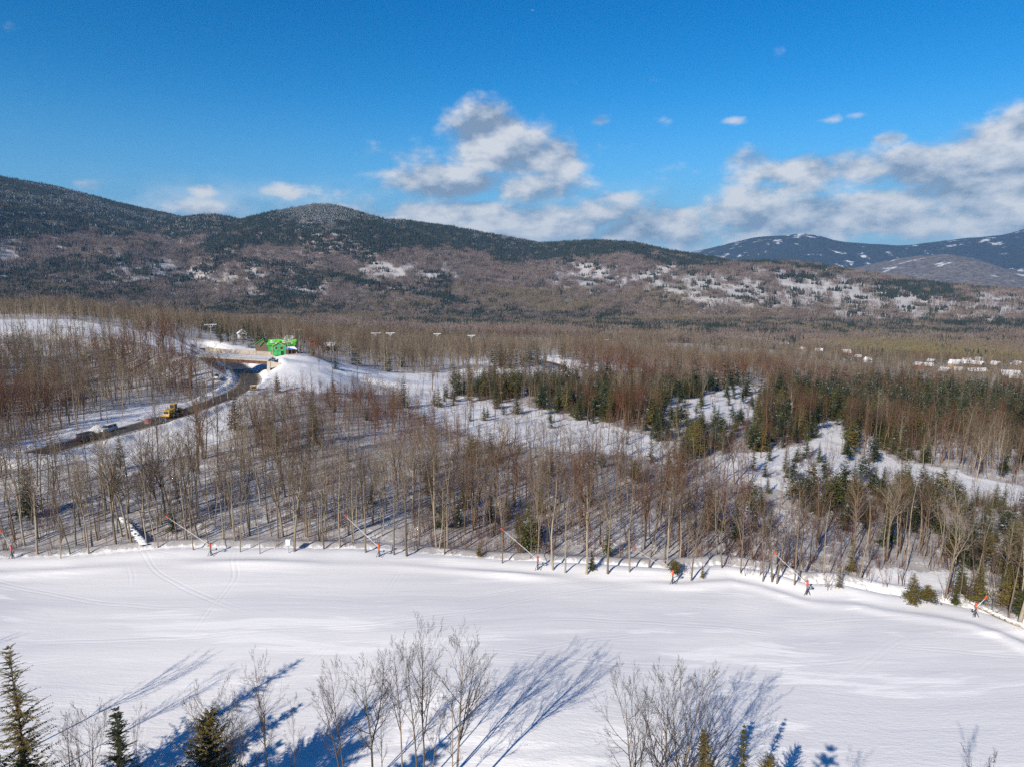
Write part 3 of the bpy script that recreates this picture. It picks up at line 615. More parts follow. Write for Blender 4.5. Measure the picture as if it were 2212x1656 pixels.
def spruce(seed, H, Rm, whorls, per, ns, leaf, droop=.25, base=.08, pw=.85, ragged=.15, fan=2, wmul=.30, limb=False):
    rng = np.random.default_rng(seed); tr = TB(); cr = TB()
    tr.tube([(0, 0, -.4), (rng.normal(0, .02) * H, 0, H * .5), (0, 0, H)], [H * .014, H * .009, 0], 5)
    for wv in range(whorls):
        t = base + (1 - base) * (wv + rng.uniform(0, .8)) / whorls; z = t * H
        Lm = Rm * (1 - (t - base) / (1 - base)) ** pw + .02 * H
        for b in range(per):
            a = rng.uniform(0, 2 * pi); L = Lm * rng.uniform(1 - ragged * 2.2, 1 + ragged); el_ = rng.normal(.18, .12) + t * .4
            tip = np.array([cos(a) * L, sin(a) * L, z + L * (sin(el_) - droop * 1.1)]); s = np.array([0, 0, z]); mid = (s + tip) / 2 + np.array([0, 0, L * .10])
            if limb: tr.tube([s, mid * .5 + (s + tip) * .25, tip], [.012 + L * .010, .010 + L * .005, 0], 3)
            hd = unit(np.array([cos(a), sin(a), 0])); sd = np.array([-sin(a), cos(a), 0])
            for k in range(ns):
                u = (k + .6) / ns; q = (1 - u) ** 2 * s + 2 * u * (1 - u) * mid + u * u * tip
                l = leaf * (L if not limb else max(L, 1.2)) * (1.15 - u * .55) * rng.uniform(.7, 1.3); wd = l * wmul
                for sg in (-1, 1) * (fan // 2):
                    dn = unit(hd * rng.uniform(.5, 1.0) + sd * sg * rng.uniform(.5, 1.1) + np.array([0, 0, rng.normal(-.18, .25)])); e = q + dn * l
                    wv_ = unit(np.cross(dn, (rng.normal(0, .5), rng.normal(0, .5), 1))) * wd
                    m = q + dn * l * .45
                    cr.quad(q, m + wv_, e, m - wv_)
    return tr, cr
def far_spruce(seed, H, R):
    rng = np.random.default_rng(seed); tb = TB()
    for k in range(4):
        z0 = H * (.06 + .22 * k); z1 = min(H, z0 + H * .42); r = R * (1 - k * .23); n = 7; a0 = rng.uniform(0, 6)
        ring = [np.array([cos(a0 + i * 2 * pi / n) * r * (1 if i % 2 else .55) * rng.uniform(.8, 1.2), sin(a0 + i * 2 * pi / n) * r * (1 if i % 2 else .55) * rng.uniform(.8, 1.2), z0 + rng.normal(0, .04) * H]) for i in range(n)]
        top = np.array([rng.normal(0, .03) * R, 0, z1])
        for i in range(n): tb.tri(ring[i], ring[(i + 1) % n], top)
    return tb
def far_bare(seed, H):
    rng = np.random.default_rng(seed); tb = TB(); tb.tube([(0, 0, -.5), (rng.normal(0, .2), 0, H * .55), (rng.normal(0, .4), rng.normal(0, .4), H)], [.14, .10, 0], 3)
    for k in range(16):
        t = rng.uniform(.35, .95); a = rng.uniform(0, 6.28); L = H * .30 * (1.25 - t) * rng.uniform(.7, 1.3); s = np.array([0, 0, H * t]); e = s + np.array([cos(a) * L * .7, sin(a) * L * .7, L * .85])
        wv = unit(np.cross(e - s, rng.normal(0, 1, 3))) * .17; tb.tri(s + wv, s - wv, e); m_ = (s + e) / 2
        e2 = m_ + np.array([rng.normal(0, 1), rng.normal(0, 1), 1.2]) * L * .35; tb.tri(m_ + wv * .7, m_ - wv * .7, e2)
    return tb

PROTO = bpy.data.collections.new('tree_kinds')     # never linked to the scene; holds what the woods repeat
def proto(name, me): o = bpy.data.objects.new(name, me); return o
def pcol(name, obs):
    c = bpy.data.collections.new(name)
    for i, o in enumerate(obs): o.name = f'{name}_{i:02d}'; c.objects.link(o)
    return c
def joined(tr, cr, mats, name):
    tb = TB(); tb.join(tr); n0 = len(tb.t); q0 = len(tb.q); tb.join(cr)
    tb.mt = [0] * n0 + [1] * (len(tb.t) - n0); tb.mq = [0] * q0 + [1] * (len(tb.q) - q0)
    return tb.mesh(name, mats)
BT = [M['bark'], M['twig']]
HI = [bare_tree(100 + i, H, r, c, s, CFG_HI, n, fk) for i, (H, r, c, s, n, fk) in enumerate([(14, .13, .42, .24, 15, 1), (14, .12, .50, .20, 14, 1), (13, .12, .45, .27, 15, 2), (13, .11, .40, .20, 14, 0), (11, .09, .38, .22, 12, 0), (9, .10, .22, .42, 15, 2)])]
HI = [(a.mesh('trunk', [M['bark_brown']], True), b.mesh('branches', [M['twig_dark']])) for a, b in HI]
MIDT = [bare_tree(200 + i, 14, r, c, s, CFG_MID, n, fk) for i, (r, c, s, n, fk) in enumerate([(.13, .45, .22, 16, 0), (.12, .52, .19, 14, 1), (.15, .42, .26, 18, 1), (.11, .5, .16, 14, 0), (.12, .38, .22, 16, 0), (.17, .40, .30, 20, 2), (.10, .58, .16, 12, 0), (.13, .48, .24, 15, 1), (.12, .35, .18, 18, 0), (.11, .55, .22, 14, 1)])]
MID = [(a.mesh('trunk', [M['bark']], True), b.mesh('branches', [M['twig']])) for a, b in MIDT]
MIDJ = [proto('p', joined(a, b, BT, 'bare_tree')) for a, b in MIDT]
LOJ = [proto('p', joined(*bare_tree(300 + i, 14, r, c, s, CFG_LO, n, fk), BT, 'bare_tree')) for i, (r, c, s, n, fk) in enumerate([(.15, .42, .22, 16, 0), (.15, .48, .19, 14, 1), (.17, .38, .26, 16, 1), (.14, .45, .16, 14, 0), (.15, .36, .24, 16, 0), (.14, .5, .22, 13, 0)])]
SPA = [(10, 2.1, 26, 9, 5, .24, .22, .08, .85), (10, 1.7, 26, 9, 5, .26, .28, .05, .8), (10, 2.6, 24, 10, 5, .25, .18, .06, .75), (10, 1.4, 26, 8, 5, .28, .25, .04, .9), (10, 2.9, 18, 9, 5, .26, .10, .22, .55)]
SPT = [spruce(400 + i, *a) for i, a in enumerate(SPA)]
SPR = {k: [(a.mesh('trunk', [M['conbark']]), b.mesh('crown', [M[k]])) for a, b in SPT] for k in ('needle', 'needle_dark', 'needle_olive')}
SPJ = [proto('p', joined(a, b, [M['conbark'], M['needle' if i < 3 else 'needle_dark']], 'spruce_tree')) for i, (a, b) in enumerate(SPT)]
SPL = [proto('p', joined(*spruce(450 + i, 10, r, 12, 7, 3, .40, .22), [M['conbark'], M[mm]], 'spruce_tree')) for i, (r, mm) in enumerate([(2.0, 'needle'), (1.6, 'needle_dark'), (2.4, 'needle_dark'), (1.8, 'needle')])]
def brushy(seed, H, stems, sp):
    rng = np.random.default_rng(seed); tb = TB()
    for k in range(stems):
        a = rng.uniform(0, 6.28); p = np.array([cos(a), sin(a), 0]) * rng.uniform(0, sp * .4) + [0, 0, -.2]; d = np.array([cos(a) * rng.uniform(.05, .35), sin(a) * rng.uniform(.05, .35), 1])
        grow(tb, rng, p, d, H * rng.uniform(.5, 1.1), rng.uniform(.022, .042), 0, CFG_BR)
    return tb
BRT = [brushy(500 + i, H, n, s) for i, (H, n, s) in enumerate([(4.2, 9, 2.4), (3.4, 12, 2.8), (5.2, 7, 3.0), (2.6, 10, 2.0), (6.2, 5, 3.0)])]
BRM = [b.mesh('shrub', [M['brush']]) for b in BRT]; BRJ = [proto('p', m) for m in BRM]
def patch(seed, kind, n, size):
    rng = np.random.default_rng(seed); tb = TB()
    for k in range(n):
        a = rng.uniform(0, 6.28); r = size * .62 * sqrt(rng.uniform(0, 1)); o = (cos(a) * r, sin(a) * r, 0)
        if kind == 'c': s = far_spruce(seed * 50 + k, rng.uniform(7, 13), rng.uniform(1.7, 2.8))
        else: s = far_bare(seed * 50 + k, rng.uniform(9, 14))
        tb.join(s, o, 1, rng.uniform(0, 6))
    return tb
def patches(kind, n, size, m, cnt, s0): return [proto('p', patch(s0 + i, kind, n, size).mesh('wood_patch', [m])) for i in range(cnt)]
PC = {'far_hardwood_kinds': patches('h', 20, 20, M['wood_far'], 5, 600), 'far_evergreen_kinds': patches('c', 15, 20, M['needle_far'], 5, 620), 'frosted_evergreen_kinds': patches('c', 15, 20, M['needle_frost'], 3, 640)}

# ------------------------------------------------------------------ scattering the woods
def scatter(name, col, P, rz, sc, idx, tint, label, cat, tilt=None):
    me = bpy.data.meshes.new(name); me.vertices.add(len(P)); me.vertices.foreach_set('co', np.asarray(P, np.float32).ravel())
    rot = np.zeros((len(P), 3), np.float32); rot[:, 2] = rz
    if tilt is not None: rot[:, 0] = tilt[:, 0]; rot[:, 1] = tilt[:, 1]
    for nm_, ty, arr in (('rot', 'FLOAT_VECTOR', rot), ('scl', 'FLOAT_VECTOR', sc), ('idx', 'INT', idx), ('tint', 'FLOAT', tint)):
        a = me.attributes.new(nm_, ty, 'POINT'); arr = np.asarray(arr, np.int32 if ty == 'INT' else np.float32).ravel()
        a.data.foreach_set('vector' if ty == 'FLOAT_VECTOR' else 'value', arr)
    o = meshob(name, me); tag(o, label, cat, kind='stuff')
    g = bpy.data.node_groups.new(name, 'GeometryNodeTree')
    g.interface.new_socket('Geometry', in_out='INPUT', socket_type='NodeSocketGeometry'); g.interface.new_socket('Geometry', in_out='OUTPUT', socket_type='NodeSocketGeometry')
    N = g.nodes.new; gi = N('NodeGroupInput'); go = N('NodeGroupOutput'); ci = N('GeometryNodeCollectionInfo'); ci.inputs['Collection'].default_value = col
    ci.inputs['Separate Children'].default_value = True; ci.inputs['Reset Children'].default_value = True
    ip = N('GeometryNodeInstanceOnPoints'); ip.inputs['Pick Instance'].default_value = True
    def na(nm_, ty): q = N('GeometryNodeInputNamedAttribute'); q.data_type = ty; q.inputs['Name'].default_value = nm_; return q.outputs['Attribute']
    er = N('FunctionNodeEulerToRotation'); L = g.links.new
    L(na('rot', 'FLOAT_VECTOR'), er.inputs[0]); L(gi.outputs[0], ip.inputs['Points']); L(ci.outputs[0], ip.inputs['Instance'])
    L(na('idx', 'INT'), ip.inputs['Instance Index']); L(er.outputs[0], ip.inputs['Rotation']); L(na('scl', 'FLOAT_VECTOR'), ip.inputs['Scale'])
    L(ip.outputs[0], go.inputs[0]); md = o.modifiers.new('woods', 'NODES'); md.node_group = g
    return o
CB = pcol('bare_near', MIDJ); CLO = pcol('bare_far', LOJ); CS = pcol('spruce_near', SPJ); CSL = pcol('spruce_far', SPL); CBR = pcol('brush_kinds', BRJ)
CP_ = {k: pcol(k, v) for k, v in PC.items()}
RG = np.random.default_rng(7)
# running sight horizon of the land, for leaving out what stands wholly behind a ridge
cols = (AA[0] > -0.80) & (AA[0] < 0.80); slope = (GZ - CAMH) / RR; runmax = np.maximum.accumulate(slope[:, cols], axis=0); caz = AA[0][cols]
def visible(x, y, z, top=12, slack=6):
    r = np.hypot(x, y); a = np.arctan2(x, y); ci = np.clip(np.searchsorted(caz, a), 0, len(caz) - 1); ri = np.clip(np.searchsorted(rs, r * 0.985) - 1, 0, len(rs) - 1)
    return ((z + top + slack - CAMH) / r >= runmax[ri, ci])
def jgrid(x0, x1, y0, y1, s):
    nx = int((x1 - x0) / s); ny = int((y1 - y0) / s); a, b = np.meshgrid(np.arange(nx), np.arange(ny)); k = a.size
    return (x0 + (a.ravel() + RG.uniform(0, 1, k)) * s), (y0 + (b.ravel() + RG.uniform(0, 1, k)) * s)
def keep(m, *A): return [a[m] for a in A]
def notnear(x, y, pts, d):
    m = np.ones(len(x), bool)
    for p in pts: m &= np.hypot(x - p[0], y - p[1]) > d
    return m
HOUSE_D = []          # filled below, trees keep off the houses
AVOID = []
def fronts(x, y, z, px, py, H):
    """young low growth fringes the lower side of every clearing"""
    near = np.zeros(len(x), bool); r = np.hypot(x, y)
    for k in (.30, .6, .9):
        s = (11.0 * k) / r * F; q = np.zeros(len(x), bool)
        for i_ in (0, 1, 2, 3): q |= inpoly(px, py - s, OPEN[i_]) & ((i_ != 0) | (px < 930))
        near |= q
    near &= (py > 770) & (px > 560)
    return near
def candidates(s, rmin, rmax, xr=900):
    x, y = jgrid(-xr, xr, 20, rmax, s); r = np.hypot(x, y); x, y, r = keep((r > rmin) & (r < rmax) & (np.abs(x) < y * .9 + 25), x, y, r)
    z = height(x, y); o, px, py = openness(x, y, z); ey = np.interp(x, EDGE[:, 0], EDGE[:, 1])
    d1, _ = dline(x, y, ROAD); d2, _ = dline(x, y, ROAD2)
    o &= ~((RG.uniform(0, 1, len(x)) < np.where((px > 900) | (py > 900), .16, .02)))
    ok = (~o) & (y > ey + 1.5) & (d1 > 8.5) & (d2 > 7.5) & (px > -330) & (px < 2560) & visible(x, y, z)
    return keep(ok, x, y, z, px, py, r)
# ---- near woods (up to 330 m): positions of every tree
hand_bare = [(462, 870, 748), (478, 868, 752), (493, 862, 762), (447, 872, 750), (436, 868, 757), (505, 856, 775), (192, 1196, 1012), (152, 1195, 1045), (164, 1177, 985), (131, 1205, 1120), (81, 1196, 1010), (48, 1165, 990), (32, 1165, 1000), (69, 1131, 965), (92, 1116, 900), (359, 1112, 960), (429, 1097, 950), (326, 1160, 1030), (341, 1184, 1060), (418, 1187, 1060), (451, 1178, 1080),
    (519, 1191, 1040), (580, 1128, 960), (561, 1195, 1060), (484, 1163, 990), (635, 1190, 985), (700, 1185, 960), (735, 1183, 965), (790, 1192, 1000), (851, 1197, 955), (879, 1200, 925), (905, 1178, 960), (960, 1195, 1040), (1195, 1230, 1030), (1221, 1236, 1060), (1267, 1239, 1040), (1313, 1238, 1035), (1360, 1234, 1060), (1402, 1225, 1010),
    (1493, 1253, 1090), (1440, 1226, 1030), (1648, 1255, 1090), (1668, 1255, 1080), (1678, 1259, 1070), (1716, 1262, 1040), (1728, 1248, 1060), (1560, 1225, 1050), (1600, 1236, 1070), (1915, 1210, 1020), (2165, 1300, 1130), (2140, 1325, 1190), (2178, 1338, 1120), (2200, 1350, 1070), (2042, 1290, 1090), (1780, 1240, 1060), (1960, 1225, 1020), (310, 1150, 985), (255, 1150, 1000), (660, 1120, 930), (770, 1130, 930), (560, 950, 846), (1145, 1205, 1110), (1085, 1215, 1105)]
hand_spruce = [(261, 1014, 919, 'needle_dark', .9), (508, 928, 828, 'needle_dark', 1.0), (681, 960, 852, 'needle', 1.0), (874, 880, 808, 'needle_dark', 1.0), (935, 1102, 1037, 'needle_dark', 1.0), (990, 1138, 1060, 'needle_dark', .95), (1062, 1128, 1040, 'needle_dark', 1.1), (1098, 1120, 1068, 'needle', 1.0), (1148, 1168, 1120, 'needle_dark', 1.5), (1120, 1152, 1105, 'needle', 1.0),
    (1035, 1202, 1170, 'needle_olive', 1.2), (1278, 1230, 1188, 'needle', 1.4), (1458, 1240, 1208, 'needle_olive', 1.6), (1517, 1248, 1212, 'needle_olive', 1.0), (1838, 1236, 1152, 'needle_olive', 1.15), (1812, 1270, 1202, 'needle_olive', .75), (1970, 1300, 1234, 'needle_olive', 1.6), (2002, 1302, 1262, 'needle_olive', 1.5), (2072, 1284, 1198, 'needle', 1.0), (2112, 1302, 1212, 'needle_olive', 1.3), (2062, 1306, 1268, 'needle', 1.4), (2206, 1330, 1270, 'needle', 1.2),
    (1769, 992, 948, 'needle_dark', 1.0), (1780, 1034, 985, 'needle_dark', .8), (1845, 1092, 1012, 'needle_olive', 1.2), (1712, 1040, 988, 'needle_dark', 1.0), (1652, 1030, 985, 'needle_dark', 1.0), (1945, 1050, 990, 'needle_dark', 1.0), (980, 876, 842, 'needle', 1.0), (947, 880, 838, 'needle', 1.0), (965, 860, 826, 'needle', 1.0), (1190, 925, 878, 'needle_dark', 1.0), (850, 872, 842, 'needle', 1.1), (720, 850, 800, 'needle', 1.0), (2066, 850, 812, 'needle', .9)]
def place_hand(lst):
    out = []
    for q in lst:
        g = ground(q[0], q[1]); d = ray(q[0], q[2]); t = math.hypot(g[0], g[1]) / math.hypot(d[0], d[1]); H = CAMH + d[2] * t - g[2]; out.append((g, H, *q))
    return out
HB = place_hand(hand_bare); HS = place_hand(hand_spruce)
hp = [h[0] for h in HB] + [h[0] for h in HS]
x, y, z, px, py, r = candidates(2.75, 60, 330, 330)
den = 0.86 + 1.0 * fbm(x, y, 17, 3, 81)
den = np.where((px < 900) & (py > 1000), den - .30, den); den = np.where((px > 1450) & (py > 1080), den - .05, den)
den = np.where((px > 620) & (px < 1500) & (py > 1000) & (py < 1160), den + .06, den)
den = np.where((px < 520) & (py < 890) & (py > 760), den + .1, den)
ok = (RG.uniform(0, 1, len(x)) < den) & notnear(x, y, hp, 1.7); x, y, z, px, py, r = keep(ok, x, y, z, px, py, r)
# sight lanes: nothing tall right in front of the vehicles, the bridge and the house
lane = np.zeros(len(x), bool)
for (a, b, c, d_, pr) in [(335, 425, 892, 1040, .85), (215, 305, 915, 1100, .88), (140, 215, 935, 1100, .7), (0, 140, 960, 1100, .35), (285, 345, 925, 1060, .6), (430, 590, 772, 880, .97), (590, 760, 800, 880, .35), (300, 345, 925, 1000, .5), (560, 660, 766, 800, 1), (350, 560, 878, 925, .7), (430, 610, 860, 895, .6)]:
    lane |= (px > a) & (px < b) & (py > c) & (py < d_) & (RG.uniform(0, 1, len(x)) < pr)
x, y, z, px, py, r = keep(~lane, x, y, z, px, py, r)
fr_ = fronts(x, y, z, px, py, None); x, y, z, px, py, r = keep(~(fr_ & (RG.uniform(0, 1, len(x)) < np.where((px > 1400) & (px < 1680) & (py < 1000), .3, .12))), x, y, z, px, py, r)
cf = conif(px, py, r, x, y); isc = RG.uniform(0, 1, len(x)) < cf
NEAR = dict(x=x, y=y, z=z, px=px, py=py, r=r, c=isc)
nH = np.where(px > 1350, RG.uniform(7, 13, len(x)), np.where((px > 560) & (py < 1050), RG.uniform(7.5, 13, len(x)), RG.uniform(10, 15.5, len(x)))) * np.clip(1 + .25 * fbm(x, y, 30, 2, 82), .7, 1.2)
nH = np.where(RG.uniform(0, 1, len(x)) < .22, nH * RG.uniform(.45, .7, len(x)), nH); nH = np.where(isc, RG.uniform(4.5, 10.5, len(x)), nH)
tintv = np.clip(.24 + 1.1 * fbm(x, y, 30, 2, 83) + .22 * (py < 1010) * (px > 560) - .10 * (px < 560) - .10 * (py > 1120) + RG.normal(0, .20, len(x)), 0, 1)
# ---- landmarks that labels can name
LAND = [('the snowy fallen log', 290, 1150), ('the white box on a post', 624, 1190), ('the tall spruce below the road', 261, 1014), ('the snow lance with a bright orange head', 1161, 1229),
        ('the snow lance nearest the snow mound', 1742, 1283), ('the long snow lance standing out on the run', 1452, 1259), ('the paired dark spruces', 960, 1120), ('the snow dusted spruce', 1148, 1168),
        ('the broad olive spruce at the clearing', 1838, 1236), ('the narrow olive spruce', 1812, 1270), ('the fallen birch trunk', 2150, 1330), ('the leaning cedar', 2112, 1302), ('the snow lance beyond the white box', 819, 1201),
        ('the snow lance among thin saplings', 455, 1199), ('the small olive evergreen at the edge', 1035, 1202), ('the dark spruce beside the road bend', 508, 928), ('the spruce behind the brown thicket', 681, 960),
        ('the wide low olive bushes', 1970, 1300), ('the snow lance at the near end', 26, 1204)]
LW = [(n, ground(a, b), a, b) for n, a, b in LAND]
ORD = ['first', 'second', 'third', 'fourth', 'fifth', 'sixth', 'seventh', 'eighth']
def zone(px, py, z_, kind):
    band = 'beside the groomed run' if py > 1150 else 'in the middle rows' if py > 1060 else 'deeper in the woods' if py > 960 else 'far back in the woods'
    where = ('at the picture\'s left side' if px < 560 else 'left of centre' if px < 950 else 'at the centre' if px < 1350 else 'right of centre' if px < 1750 else 'at the picture\'s right side')
    return band, where
def hword(H): return 'tall' if H > 12.5 else 'middling' if H > 9.5 else 'short'
fr_ = fronts(x, y, z, px, py, nH); nH = np.where(fr_, nH * RG.uniform(.5, 1.0, len(x)), nH)
taken = {}
def tree_label(kind, look, px, py, H, pos):
    """nearest landmark, side of it and place in the order; else a shared label for its stretch of wood"""
    best = min(LW, key=lambda q: math.hypot(q[1][0] - pos[0], q[1][1] - pos[1])); d = math.hypot(best[1][0] - pos[0], best[1][1] - pos[1])
    if d < 16:
        dx = px - best[2]; dy = py - best[3]
        side = ('left of' if dx < 0 else 'right of') if abs(dx) > abs(dy) * .8 else ('behind' if dy < 0 else 'in front of')
        k = taken.get((best[0], side, kind), 0)
        if k < 8:
            taken[(best[0], side, kind)] = k + 1
            lb_ = f'{look} {kind}, {ORD[k]} one {side} {best[0]}'
            if len(lb_.split()) <= 16: return lb_, None
    b, wv = zone(px, py, 0, kind)
    return f'{look} {kind} {b}, {wv}', f'{kind}s {b}, {wv}'
def look_b(H, t): return f"{hword(H)} {'reddish brown' if t > .55 else 'brown' if t > .3 else 'pale grey'} bare"
# choose those that show largest
size = nH / r * F; infr = (px > -20) & (px < 2232) & (py < 1700)
bi = np.where(infr & ~isc)[0]; bi = bi[np.argsort(-size[bi])][:300 - len(HB) - 24]
sidx = np.where(infr & isc)[0]; sidx = sidx[np.argsort(-size[sidx])][:270 - len(HS)]
def copy_tree(name, kinds, k, loc, s, rz, tint, tilt=(0, 0), child='branches'):
    e = empty(name, loc, rz); e.rotation_euler = (tilt[0], tilt[1], rz); e.scale = s
    a = meshob('trunk', kinds[k][0], e); b = meshob(child, kinds[k][1], e)
    for q in (a, b): q['tint'] = float(tint)
    return e
indiv = []
for i in bi: indiv.append(('b', float(r[i]), np.array([x[i], y[i], z[i]]), nH[i], px[i], py[i], tintv[i], None, 1))
for g, H, a, b, c in HB: indiv.append(('b', float(np.hypot(g[0], g[1])), g, H, a, b, 0.0, None, 1))
for i in sidx: indiv.append(('s', float(r[i]), np.array([x[i], y[i], z[i]]), nH[i], px[i], py[i], 0, RG.choice(['needle', 'needle', 'needle_dark', 'needle_olive']), 1))
for g, H, a, b, c, m_, wd in HS: indiv.append(('s', float(np.hypot(g[0], g[1])), g, H, a, b, 0, m_, wd))
indiv.sort(key=lambda q: min(math.hypot(l[1][0] - q[2][0], l[1][1] - q[2][1]) for l in LW))
for kd, rr_, g, H, a, b, t, m_, wd in indiv:
    rz = RG.uniform(0, 6.28)
    if kd == 'b':
        k = int(RG.integers(0, 10)); s = H / 14; sw = s * RG.uniform(.85, 1.25)
        e = copy_tree('bare_tree', MID, k, g, (sw, sw, s), rz, t, (RG.normal(0, .035), RG.normal(0, .035)))
        lb, gp = tree_label('tree', look_b(H, t), a, b, H, g); tag(e, lb, 'tree', gp or 'bare trees of the near woods')
    else:
        k = int(RG.integers(0, 5)); s = H / 10; sw = s * wd * RG.uniform(.9, 1.15) * (1.15 if H < 6 else 1)
        e = copy_tree('spruce_tree', SPR[m_], k, g, (sw, sw, s), rz, 0, child='crown')
        cl = {'needle': 'green', 'needle_dark': 'dark green', 'needle_olive': 'olive green'}[m_]
        kn = next((q[0] for q in LAND if q[1] == a and q[2] == b), None)
        if kn: lb, gp = {'the tall spruce below the road': 'tall dark spruce standing alone in the snow below the road',
                         'the dark spruce beside the road bend': 'dark spruce on the near bank beside the road bend', 'the spruce behind the brown thicket': 'green spruce rising behind the brown thicket below the bridge',
                         'the snow dusted spruce': 'broad dark spruce dusted with snow beside red saplings', 'the broad olive spruce at the clearing': 'broad olive spruce standing at the edge of the small clearing',
                         'the narrow olive spruce': 'narrow olive spruce in front of the broad olive one', 'the leaning cedar': 'olive cedar over a leaning trunk near the fallen birch',
                         'the small olive evergreen at the edge': 'small olive evergreen alone at the edge of the groomed run', 'the wide low olive bushes': 'wide low olive evergreen bush above the piled snow bank'}.get(kn, f'{cl} spruce'), None
        else: lb, gp = tree_label('spruce', f"{'tall' if H > 8.5 else 'middling' if H > 6 else 'small'} {cl}", a, b, H, g)
        tag(e, lb, 'tree', gp or 'spruces of the near woods')
rest = np.ones(len(x), bool); rest[bi] = False; rest[sidx] = False
# ---- the rest of the near woods, and the woods out to 900 m
mb = rest & ~isc; msx = rest & isc
x2, y2, z2, px2, py2, r2 = candidates(3.9, 330, 640, 640); x3, y3, z3, px3, py3, r3 = candidates(4.9, 640, 1000, 960)
x2, y2, z2, px2, py2, r2 = [np.concatenate(q) for q in ((x2, x3), (y2, y3), (z2, z3), (px2, px3), (py2, py3), (r2, r3))]
ok = RG.uniform(0, 1, len(x2)) < .74 + .9 * fbm(x2, y2, 34, 3, 84); ok &= ~((farclear(px2, py2, x2, y2) > .5) & (py2 < 830) & (r2 > 500)); ok &= ~((py2 > 764) & (py2 < 785) & (px2 > 555) & (px2 < 655)); x2, y2, z2, px2, py2, r2 = keep(ok, x2, y2, z2, px2, py2, r2)
FARW = (x2, y2, z2, px2, py2, r2); NEARW = (x, y, z, nH, mb, msx, tintv)
def build_rest():
    x, y, z, nH, mb, msx, tintv = NEARW
    x2, y2, z2, px2, py2, r2 = FARW
    ok = notnear(x2, y2, AVOID, 9.0)
    # nothing in the sight line right before the houses
    for a in AVOID:
        ra = math.hypot(a[0], a[1]); ta = atan2(a[0], a[1]); th = np.arctan2(x2, y2); ok &= ~((np.abs(th - ta) < 5.0 / ra) & (r2 < ra) & (r2 > ra - (10 if a[2] and a[1] > 500 else 24 if a[2] else 12)))
    x2, y2, z2, px2, py2, r2 = keep(ok, x2, y2, z2, px2, py2, r2)
    c2 = RG.uniform(0, 1, len(x2)) < conif(px2, py2, r2, x2, y2)
    H2 = np.where(c2, RG.uniform(6, 14, len(x2)), RG.uniform(9.5, 15.5, len(x2))) * np.clip(1 + .35 * fbm(x2, y2, 26, 2, 91), .65, 1.3) * (1 - .14 * sstep((r2 - 400) / 200))
    t2 = np.clip(.28 + 1.0 * fbm(x2, y2, 90, 2, 85) - .35 * sstep((r2 - 450) / 350), 0, 1)
    def emit(name, col, nk, m, X, Y, Z, H, Href, tint, label, cat):
        n = int(m.sum())
        if not n: return
        P = np.stack([X[m], Y[m], Z[m] - .1], 1); s = H[m] / Href; sw = s * RG.uniform(.85, 1.3, n)
        scatter(name, col, P, RG.uniform(0, 6.28, n), np.stack([sw, sw, s], 1), RG.integers(0, nk, n), tint[m], label, cat, RG.normal(0, .03, (n, 2)))
    emit('bare_woods', CB, 10, mb, x, y, z, nH, 14, tintv, 'dense bare hardwoods filling the woods between run and road', 'woods')
    emit('spruce_woods', CS, 5, msx, x, y, z, nH, 10, tintv * 0, 'scattered green spruces among the bare hardwoods', 'woods')
    emit('distant_bare_woods', CLO, 6, ~c2, x2, y2, z2, H2, 14, t2, 'brown bare woods spreading beyond the bridge and road', 'woods')
    emit('distant_spruce_woods', CSL, 4, c2, x2, y2, z2, H2, 10, t2 * 0, 'dark evergreens scattered through the woods beyond the bridge', 'woods')
    # undergrowth
    xu, yu, zu, pu, qu, ru = candidates(2.3, 60, 300, 300)
    dn = .46 + .9 * fbm(xu, yu, 11, 3, 86) + .28 * ((pu > 1080) & (qu > 1100)) + .9 * (pu > 880) * (qu > 1090) * (pu < 1230) + .9 * (pu > 1520) * (pu < 1730) * (qu > 1120) - .12 * (pu < 800)
    ok = RG.uniform(0, 1, len(xu)) < dn; xu, yu, zu, pu, qu, ru = keep(ok, xu, yu, zu, pu, qu, ru); n = len(xu)
    s = RG.uniform(.45, 1.15, n)
    scatter('undergrowth', CBR, np.stack([xu, yu, zu], 1), RG.uniform(0, 6.28, n), np.stack([s, s, s], 1), RG.integers(0, 5, n), np.zeros(n), 'thin reddish saplings and brush growing under the bare trees', 'brush')
    # far woods and mountain woods as small stands
    xs, ys, zs, hs_ = [], [], [], []
    for s_, a, b in ((15, 960, 2500), (19, 2500, 5200)):
        X, Y = jgrid(-3400, 3400, 500, b, s_); R_ = np.hypot(X, Y); X, Y, R_ = keep((R_ > a) & (R_ < b) & (np.abs(X) < Y * .82), X, Y, R_)
        Z, hd = height(X, Y, True); k = visible(X, Y, Z, 10, 10) & (hd < 6) & notnear(X, Y, [q for q in AVOID if q[1] > 800], 16); X, Y, Z = keep(k, X, Y, Z); xs.append(X); ys.append(Y); zs.append(Z)
    X, Y, Z = np.concatenate(xs), np.concatenate(ys), np.concatenate(zs); R_ = np.hypot(X, Y); PX, PY = projD(X, Y, Z)
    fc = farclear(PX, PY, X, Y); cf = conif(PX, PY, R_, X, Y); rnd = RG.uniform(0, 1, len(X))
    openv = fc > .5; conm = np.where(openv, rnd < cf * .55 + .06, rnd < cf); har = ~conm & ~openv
    har |= (~conm & openv & (RG.uniform(0, 1, len(X)) < .25))
    frost = conm & (Z > 150) & (RG.uniform(0, 1, len(X)) < np.clip((Z - 180) / 420, 0, .45) * np.clip(.5 + 2.0 * fbm(X, Y, 200, 2, 87), 0, 1) + 1.0 * np.exp(-((PX - 690) / 60) ** 2 - ((PY - 468) / 26) ** 2))
